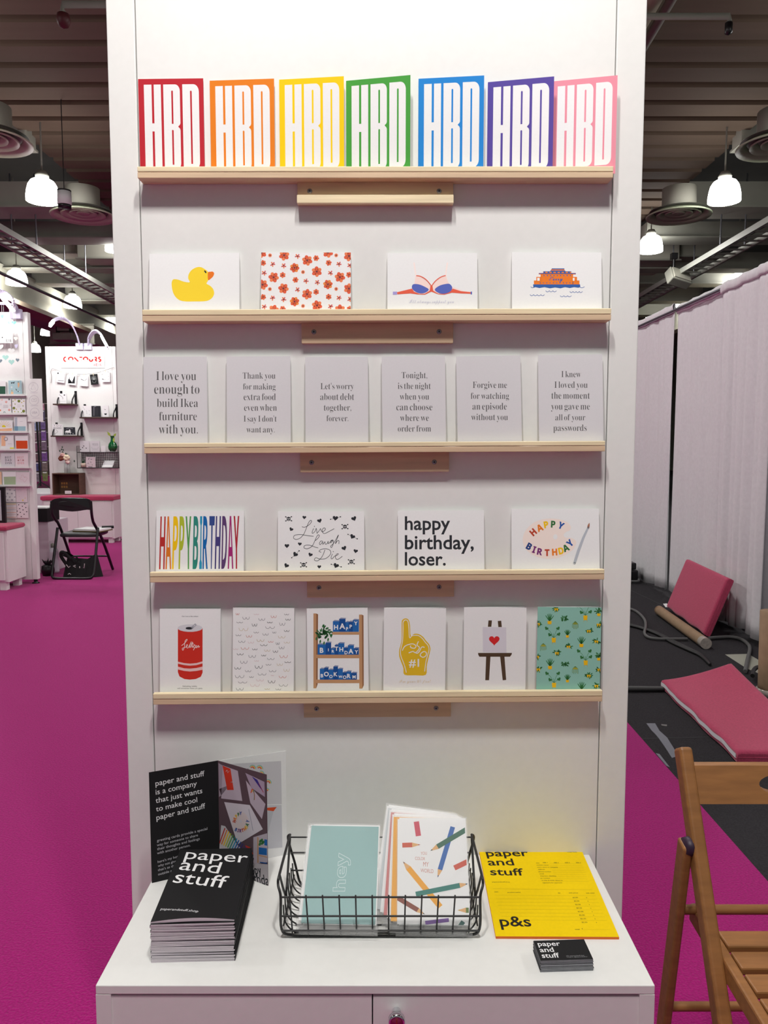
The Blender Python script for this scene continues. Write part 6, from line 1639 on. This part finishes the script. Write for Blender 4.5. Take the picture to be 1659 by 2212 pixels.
b.build('leaves', t)
# green vase with leaves
P = qy(1478, 1122, YB - .10, ZR); GV = mat('green_glass', (10, 92, 44), rough=.08, spec=.8)
t = thing('vase', 'round green glass vase on top of the wire shelf', 'vase', P + Vector((0, 0, .008)))
k = .0113 * 0.0 + (qy(1570, 1000, YB - .10, ZR).x - qy(1478, 1000, YB - .10, ZR).x)
b = MB(); b.lathe([(.001, 0), (k * .55, 0), (k * .92, k * .55), (k, k * 1.1), (k * .85, k * 1.7), (k * .45, k * 2.25), (k * .36, k * 2.9), (k * .42, k * 3.4), (k * .5, k * 3.55), (k * .4, k * 3.5)], GV, 24); b.build('vase_body', t)
LG = mat('yellow_green_leaf', (150, 170, 60), .6)
for ang, tip in ((-1, (-k * 1.1, -.01, k * 4.5)), (1, (k * .95, -.01, k * 4.1)), (.7, (k * .5, -.03, k * 2.0))):
    b = MB(); T = Vector(tip); A0 = Vector((k * .25 * (1 if ang > 0 else -1), -.01, k * 3.3)); mid = (A0 + T) / 2; nrm = Vector((T.z - A0.z, 0, A0.x - T.x)).normalized() * k * .28
    b.slab([A0, mid + nrm, T, mid - nrm], (0, .003, .001), LG); b.build('leaf', t)
# crate, flowers, small sign
A, B_ = qy(240, 1988, YB - .2, ZR), qy(800, 1560, YB - .2, ZR)
w, h = B_.x - A.x, B_.z - A.z
WN = mat('dark_stained_crate_wood', (92, 66, 52), .7, noise=.15, scale=10, stretch=(1, 1, 8))
zc = .588 + .062
t = thing('wooden_crate', 'dark wooden crate lying open on the far pink cushion', 'crate', (A.x, YB - .22, zc))
h = B_.z - zc
b = MB(); b.box(0, w, .19, .20, 0, h, WN); b.build('back_panel', t)
for nm, bx_ in (('side_panel', (0, .014, 0, .19, 0, h)), ('side_panel', (w - .014, w, 0, .19, 0, h)), ('base_panel', (.014, w - .014, 0, .19, 0, .014)), ('top_panel', (.014, w - .014, 0, .19, h - .014, h))):
    b = MB(); b.box(*bx_, WN); b.build(nm, t, bevel=.002)
b = MB(); a_ = .02
TAN = mat('tan_stamp_ink', (176, 128, 70), .8)
for q in range(3):
    b.box(w * .12 + q * w * .085, w * .12 + q * w * .085 + w * .06, .186, .19, h * .46, h * .56, TAN); b.box(w * .12 + q * w * .085, w * .12 + q * w * .085 + w * .06, .186, .19, h * .30, h * .40, TAN)
o = b.build('tan_stamp', t); o['kind'] = 'stuff'
mini(*pz(ZR, 484, 1925), *pz(ZR, 618, 1988), YB - .235, 'small white label card standing in front of the dark crate', PAPER, lambda a: a.text('LOVE', 510, 1970, 590, ink(176, 186, 196), 'sans', 0, 1.0), None, crop=ZR, name='label_card', cat='card', back=False)
P = qy(535, 1558, YB - .14, ZR); P.z = zc + h
t = thing('flower_vase', 'glass vase of white and brown flowers standing on the dark crate', 'flowers', P)
b = MB(); b.lathe([(.001, 0), (.042, 0), (.042, .15), (.038, .15), (.038, .006), (.001, .006)], mat('clear_glass', (225, 235, 232), .08, alpha=.35, spec=.8), 18); b.build('glass_vase', t)
kk = 10.3 / F / 9.62
def fl(x, y, dy=0): return Vector(((x - 535) * kk, dy, -(y - 1558) * kk))
b = MB()
for x, y in ((500, 1230), (545, 1220), (580, 1240), (455, 1100), (520, 1150)): b.tube([fl(535, 1545), fl(535 + (x - 535) * .2, 1400), fl(x, y)], .004, mat('dark_stem', (70, 76, 60), .7), 5)
b.build('stems', t)
def bloom(x, y, r, m, seed, nm):
    rnd = random.Random(seed); b = MB(); c = fl(x, y, -.02); R = r * kk
    for q in range(5):
        an = q * 1.256 + seed
        ctr = c + Vector((cos(an) * R * .4, rnd.uniform(-.02, .0), sin(an) * R * .32))
        b.M = Matrix.Translation(ctr); b.lathe([(.001, -R * .5), (R * .48, -R * .3), (R * .56, 0), (R * .45, R * .35), (.001, R * .5)], m, 10)
    b.build(nm, t)
bloom(545, 1225, 85, mat('cream_petals', (240, 226, 196), .8), 1, 'cream_flower'); bloom(432, 1240, 75, mat('brown_petals', (116, 60, 44), .8), 2, 'brown_flower'); bloom(570, 1320, 55, mat('blush_petals', (232, 204, 196), .8), 3, 'blush_flower'); bloom(465, 1165, 55, mat('dusty_pink_petals', (214, 172, 164), .8), 4, 'dusty_flower')
DL = mat('grey_green_leaf', (70, 84, 74), .7)
for x, y in ((450, 1000), (435, 1050), (470, 1060), (395, 1080), (450, 1110), (520, 1140), (545, 1160), (700, 1300)):
    b = MB(); c = fl(x, y, -.01); b.M = Matrix.Translation(c); b.lathe([(.001, -.018), (.012, 0), (.001, .018)], DL, 8); b.build('eucalyptus_leaf', t)

# --- between the booths: grey plinth with drawer box, plant, canister, rack of packets
A, B_ = onY(80, 1236, 6.62), onY(104, 1127, 6.62)
t = thing('plinth', 'low grey plinth behind the hearts tower carrying the black drawer box', 'plinth', (B_.x, 6.62, 0))
b = MB(); b.box(-.42, 0, 0, .5, 0, B_.z, mat('lilac_grey_paint', (206, 196, 204), .6)); b.build('plinth_body', t, bevel=.004)
zt = B_.z
t = thing('drawer_box', 'black drawer box with a label slot on the grey plinth', 'drawer box', (B_.x - .2, 6.58, zt))
zt2 = onY(90, 1099, 6.58).z - zt
b = MB(); b.box(-.2, .21, 0, .3, 0.001, zt2, BLACKCARD); b.build('box_body', t, bevel=.003)
b = MB(); b.box(-.16, .1, -.008, 0, .05, zt2 - .06, BLACKPAINT); b.build('drawer_front', t); b = MB(); b.box(-.12, .11, -.012, -.008, .075, .12, PAPER2); b.build('label_slot', t)
b = MB(); b.box(-.18, .19, .02, .28, zt2, zt2 + .012, PAPER); o = b.build('lid_papers', t)
P = onZ(104, 1243, 0)
t = thing('potted_plant', 'dark spiky potted plant on the carpet beside the black chair leg', 'plant', P)
b = MB(); b.lathe([(.001, 0), (.05, 0), (.066, .05), (.06, .1), (.03, .115), (.001, .115)], BLACKPAINT, 16); b.build('pot', t)
rnd = random.Random(9); b = MB()
for k in range(10):
    an = k * .63; b.tube([(0, 0, .10), (cos(an) * .035, sin(an) * .035, .14), (cos(an) * .055, sin(an) * .055, .16 + rnd.uniform(-.01, .02))], [.012, .009, .001], mat('black_leaf', (24, 26, 26), .6), 5)
b.build('leaves', t)
P = onZ(116, 1236, 0)
t = thing('canister', 'tall grey white canister on the carpet behind the black chair', 'canister', P)
b = MB(); b.lathe([(.001, 0), (.058, 0), (.06, .02), (.056, .21), (.045, .25), (.02, .262), (.001, .262)], mat('satin_white_metal', (206, 202, 212), .25), 20); b.build('canister_body', t)
b = MB(); b.lathe([(.001, .262), (.018, .262), (.02, .30), (.001, .31)], STEELGREY, 12); b.build('cap', t)
# packet rack far behind
YR = 11.6
t = thing('packet_rack', 'grey wire rack far behind, hung with rows of packets', 'rack', (onY(88, 1050, YR).x, YR + .06, 0))
zT = onY(88, 865, YR).z
b = MB()
for x in (-.2, .2): b.tube([(x, 0, 0), (x, 0, zT)], .014, STEELGREY, 6)
for k in range(8): z = .35 + (zT - .4) * k / 7; b.tube([(-.2, 0, z), (.2, 0, z)], .008, STEELGREY, 6)
b.build('rack_frame', t)
b = MB(); b.box(-.28, .28, -.2, .1, 0, .02, STEELGREY); b.build('rack_base', t)
ZK = (0, 800, 8.85)
PK = [((628, 985, 742, 1155), (150, 160, 196)), ((786, 970, 870, 1130), (110, 92, 140)), ((632, 1170, 752, 1345), (140, 112, 130)), ((795, 1150, 885, 1340), (120, 86, 150)), ((645, 1365, 762, 1550), (130, 84, 108)), ((800, 1345, 895, 1530), (120, 100, 120)), ((660, 1575, 775, 1735), (112, 84, 92)), ((805, 1555, 905, 1735), (116, 78, 140)), ((690, 1760, 785, 1925), (76, 76, 120)), ((812, 1745, 912, 1925), (120, 104, 104)), ((680, 1950, 790, 2130), (130, 120, 130)), ((820, 1940, 915, 2120), (120, 124, 80)), ((795, 630, 850, 760), (180, 130, 150)), ((800, 770, 860, 950), (90, 84, 110))]
row = ('top', 'top', 'second', 'second', 'third', 'third', 'fourth', 'fourth', 'fifth', 'fifth', 'lowest', 'lowest', 'extra', 'extra')
for q, ((x0, y0, x1, y1), c) in enumerate(PK):
    A, B_ = onY(*pz(ZK, x0, y1), YR), onY(*pz(ZK, x1, y0), YR)
    lab = 'coloured packet on the far rack, %s row, %s column' % (row[q], ('left', 'right')[q % 2]) if q < 12 else ('small pink packet on the far rack just below the icon board edge, upper one', 'dark packet on the far rack below the small pink packet')[q - 12]
    t = thing('hanging_packet', lab, 'packet', (A.x, YR, A.z), 'packets hung on the far rack')
    b = MB(); b.box(0, B_.x - A.x, -.02, 0.0, 0, B_.z - A.z, mat('packet_%d_%d_%d' % c, c, .4, noise=.35, scale=25)); b.build('packet_body', t, bevel=.006)
    b = MB(); w_ = B_.x - A.x; b.box(w_ * .15, w_ * .85, -.022, -.018, (B_.z - A.z) * .86, (B_.z - A.z) * .97, PAPER2); b.build('header_card', t)
P = onY(86, 1062, 9.9)
Pf = onZ(87, 1066, 0)
t = thing('tripod_stand', 'slim black tripod stand in front of the far packet rack', 'stand', Vector((onY(88, 1060, 9.9).x, 9.9, 0)))
P0 = Vector((onY(88, 1060, 9.9).x, 9.9, 0)); zt = onY(85, 910, 9.9).z
b = MB(); b.tube([(0, 0, onY(88, 1050, 9.9).z), (-.02, 0, zt)], .014, BLACKPAINT, 8); b.build('pole', t)
zb_ = onY(88, 1064, 9.9).z
b = MB(); b.box(-1.0, .32, -.3, 1.2, 0, zb_, PAPER2)
o = b.build('display_plinth'); o.location = P0; tag(o, 'white plinth carrying the black tripod stand between the left booths', 'plinth')
for an in (.3, 2.4, 4.5):
    b = MB(); b.tube([(0, 0, zb_ + .16), (cos(an) * .2, sin(an) * .2, zb_ + 0.009)], .009, BLACKPAINT, 6); b.build('leg', t)

# --- black folding chair
t = thing('folding_chair', 'black metal folding chair seen from behind in the left aisle', 'chair', (-3.11, 6.5, 0))
def c3(x, y, z): return Vector((x, y - 6.5, z))
for s in (-1, 1):
    b = MB(); b.tube(smooth_pts([c3(s * .195, 6.27, .78), c3(s * .197, 6.275, .66), c3(s * .185, 6.33, .585), c3(s * .18, 6.38, .54), c3(s * .195, 6.55, .36), c3(s * .205, 6.80, .012)], 4, False), .0145, BLACKPAINT, 8); b.build('front_leg', t)
b = MB(); b.tube(smooth_pts([c3(-.205, 6.41, .50), c3(-.208, 6.34, .30), c3(-.21, 6.26, .08), c3(-.20, 6.235, .03), c3(-.16, 6.225, .013), c3(0, 6.225, .012), c3(.16, 6.225, .013), c3(.20, 6.235, .03), c3(.21, 6.26, .08), c3(.208, 6.34, .30), c3(.205, 6.41, .50)], 5, False), .0145, BLACKPAINT, 8); b.build('rear_leg_loop', t)
b = MB(); b.tube([c3(-.2, 6.69, .17), c3(.2, 6.69, .17)], .009, BLACKPAINT, 8); b.build('crossbar', t)
b = MB()
prof = smooth_pts([(-.205, 0, .69), (-.205, 0, .76), (-.17, 0, .80), (-.08, 0, .812), (.08, 0, .812), (.17, 0, .80), (.205, 0, .76), (.205, 0, .69), (.16, 0, .695), (.0, 0, .675), (-.16, 0, .695)], 4, True)
n_ = len(prof)
b.add([c3(p.x, 6.258 + .03 * (1 - (p.x / .205) ** 2) * 1.0, p.z) for p in prof] + [c3(p.x, 6.274 + .03 * (1 - (p.x / .205) ** 2), p.z) for p in prof], [list(range(n_)), list(range(n_, 2 * n_))[::-1]] + [(i, n_ + i, n_ + (i + 1) % n_, (i + 1) % n_) for i in range(n_)], BLACKPAINT); b.build('backrest', t)
b = MB(); b.box(-.008, .008, 6.284 - 6.5, 6.287 - 6.5, .744, .752, CHROME); b.build('rivet', t)
b = MB()
seat = smooth_pts([(-.19, 6.44, 0), (-.19, 6.70, 0), (-.15, 6.80, 0), (0, 6.825, 0), (.15, 6.80, 0), (.19, 6.70, 0), (.19, 6.44, 0), (.15, 6.40, 0), (0, 6.395, 0), (-.15, 6.40, 0)], 4, True)
n_ = len(seat); SV = mat('black_vinyl', (44, 46, 48), .4)
ring = lambda f, z: [c3(p.x * f, 6.61 + (p.y - 6.61) * f, z) for p in seat]
R_ = [ring(.97, .405), ring(1, .415), ring(1, .43), ring(.96, .442), ring(.8, .447)]
vs = sum(R_, []); fs = [tuple(k * n_ + j for j in (i, (i + 1) % n_)) + tuple((k + 1) * n_ + j for j in ((i + 1) % n_, i)) for k in range(4) for i in range(n_)]
b.add(vs, fs + [list(range(n_))[::-1], list(range(4 * n_, 5 * n_))], SV, False); b.build('seat', t)
S0 = Vector((-3.11, 6.5, 0))
t = thing('clipboard', 'clipboard stack with white papers lying on the black folding chair', 'clipboard', S0 + Vector((.07, .09, .447)))
b = MB(); b.M = Matrix.Rotation(radians(-12), 4, 'Z'); b.box(-.14, .17, -.12, .12, .001, .012, mat('olive_board', (110, 96, 60), .6)); b.build('board', t)
b = MB(); b.M = Matrix.Rotation(radians(-12), 4, 'Z'); b.box(-.135, .165, -.115, .115, .0125, .03, PAPER); b.build('paper_sheets', t)
b = MB(); b.M = Matrix.Rotation(radians(20), 4, 'Z'); b.box(.1, .22, .0, .1, .02, .04, BLACKCARD); b.build('dark_folder', t)
t = thing('tote_bag', 'black tote bag with white lettering slumped under the black chair', 'bag', S0 + Vector((.03, -.09, 0)))
BAG = mat('black_canvas', (20, 20, 22), .9, noise=.1, scale=40, bump=.1)
rnd = random.Random(6)
def bagfn(u, v):
    an = 2 * pi * u; top = 1 - v
    rx = (.20 * (1 - .28 * v) + .015 * sin(3 * an + 2)); ry = .085 * (1 - .5 * v) + .012 * sin(5 * an)
    z = .235 * v * (.62 + .38 * abs(cos(an)) ** 1.5) + (.0 if v else 0)
    return Vector((rx * cos(an), ry * sin(an), z + .002))
b = MB(); b.grid(bagfn, 40, 12, BAG); b.add([bagfn(i / 40, 1) for i in range(40)], [list(range(40))], BAG); b.build('bag_body', t)
b = MB()
b.grid(lambda u, v: Vector((-.17 + .09 * u - .05 * v, -.02 + .05 * sin(pi * v), .12 + .14 * sin(pi * .5 * (1 - u * .5)) * (1 - .3 * v))), 8, 6, BAG); b.tube(smooth_pts([(-.14, -.03, .12), (-.19, -.05, .22), (-.165, -.06, .26), (-.11, -.04, .2), (-.06, -.03, .15)], 5, False), .016, BAG, 6)
b.build('bag_strap', t, solid=.004)
b = MB(); b.tube(smooth_pts([(-.05, -.06, .15), (-.075, -.07, .2), (-.04, -.07, .215), (-.015, -.06, .19), (-.03, -.06, .155)], 5, False), .007, BAG, 6); b.build('bag_handle', t)
b = MB(); WL = ink(210, 206, 206)
def bl(p): 
    Q = [Vector((x, -.088 + .08 * max(0, z - .1), z)) for x, z in p]; b.tube(Q, .004, WL, 5)
bl([(-.125, .135), (-.10, .105), (-.085, .12)]); bl([(-.03, .128), (-.055, .12), (-.03, .108)]); bl([(.01, .118), (.012, .1)]); bl([(.06, .145), (.055, .1), (.045, .105)]); bl([(-.11, .035), (-.095, .045), (-.08, .035)])
o = b.build('white_lettering', t)
o['kind'] = 'stuff'
t = thing('carpet_thread', 'tiny white thread on the magenta carpet right of the black chair', 'thread', onZ(219, 1200, .003))
b = MB(); b.tube([(-.05, 0, 0), (.0, .004, .0), (.05, 0, 0)], .003, PAPER, 5); b.build('thread', t)
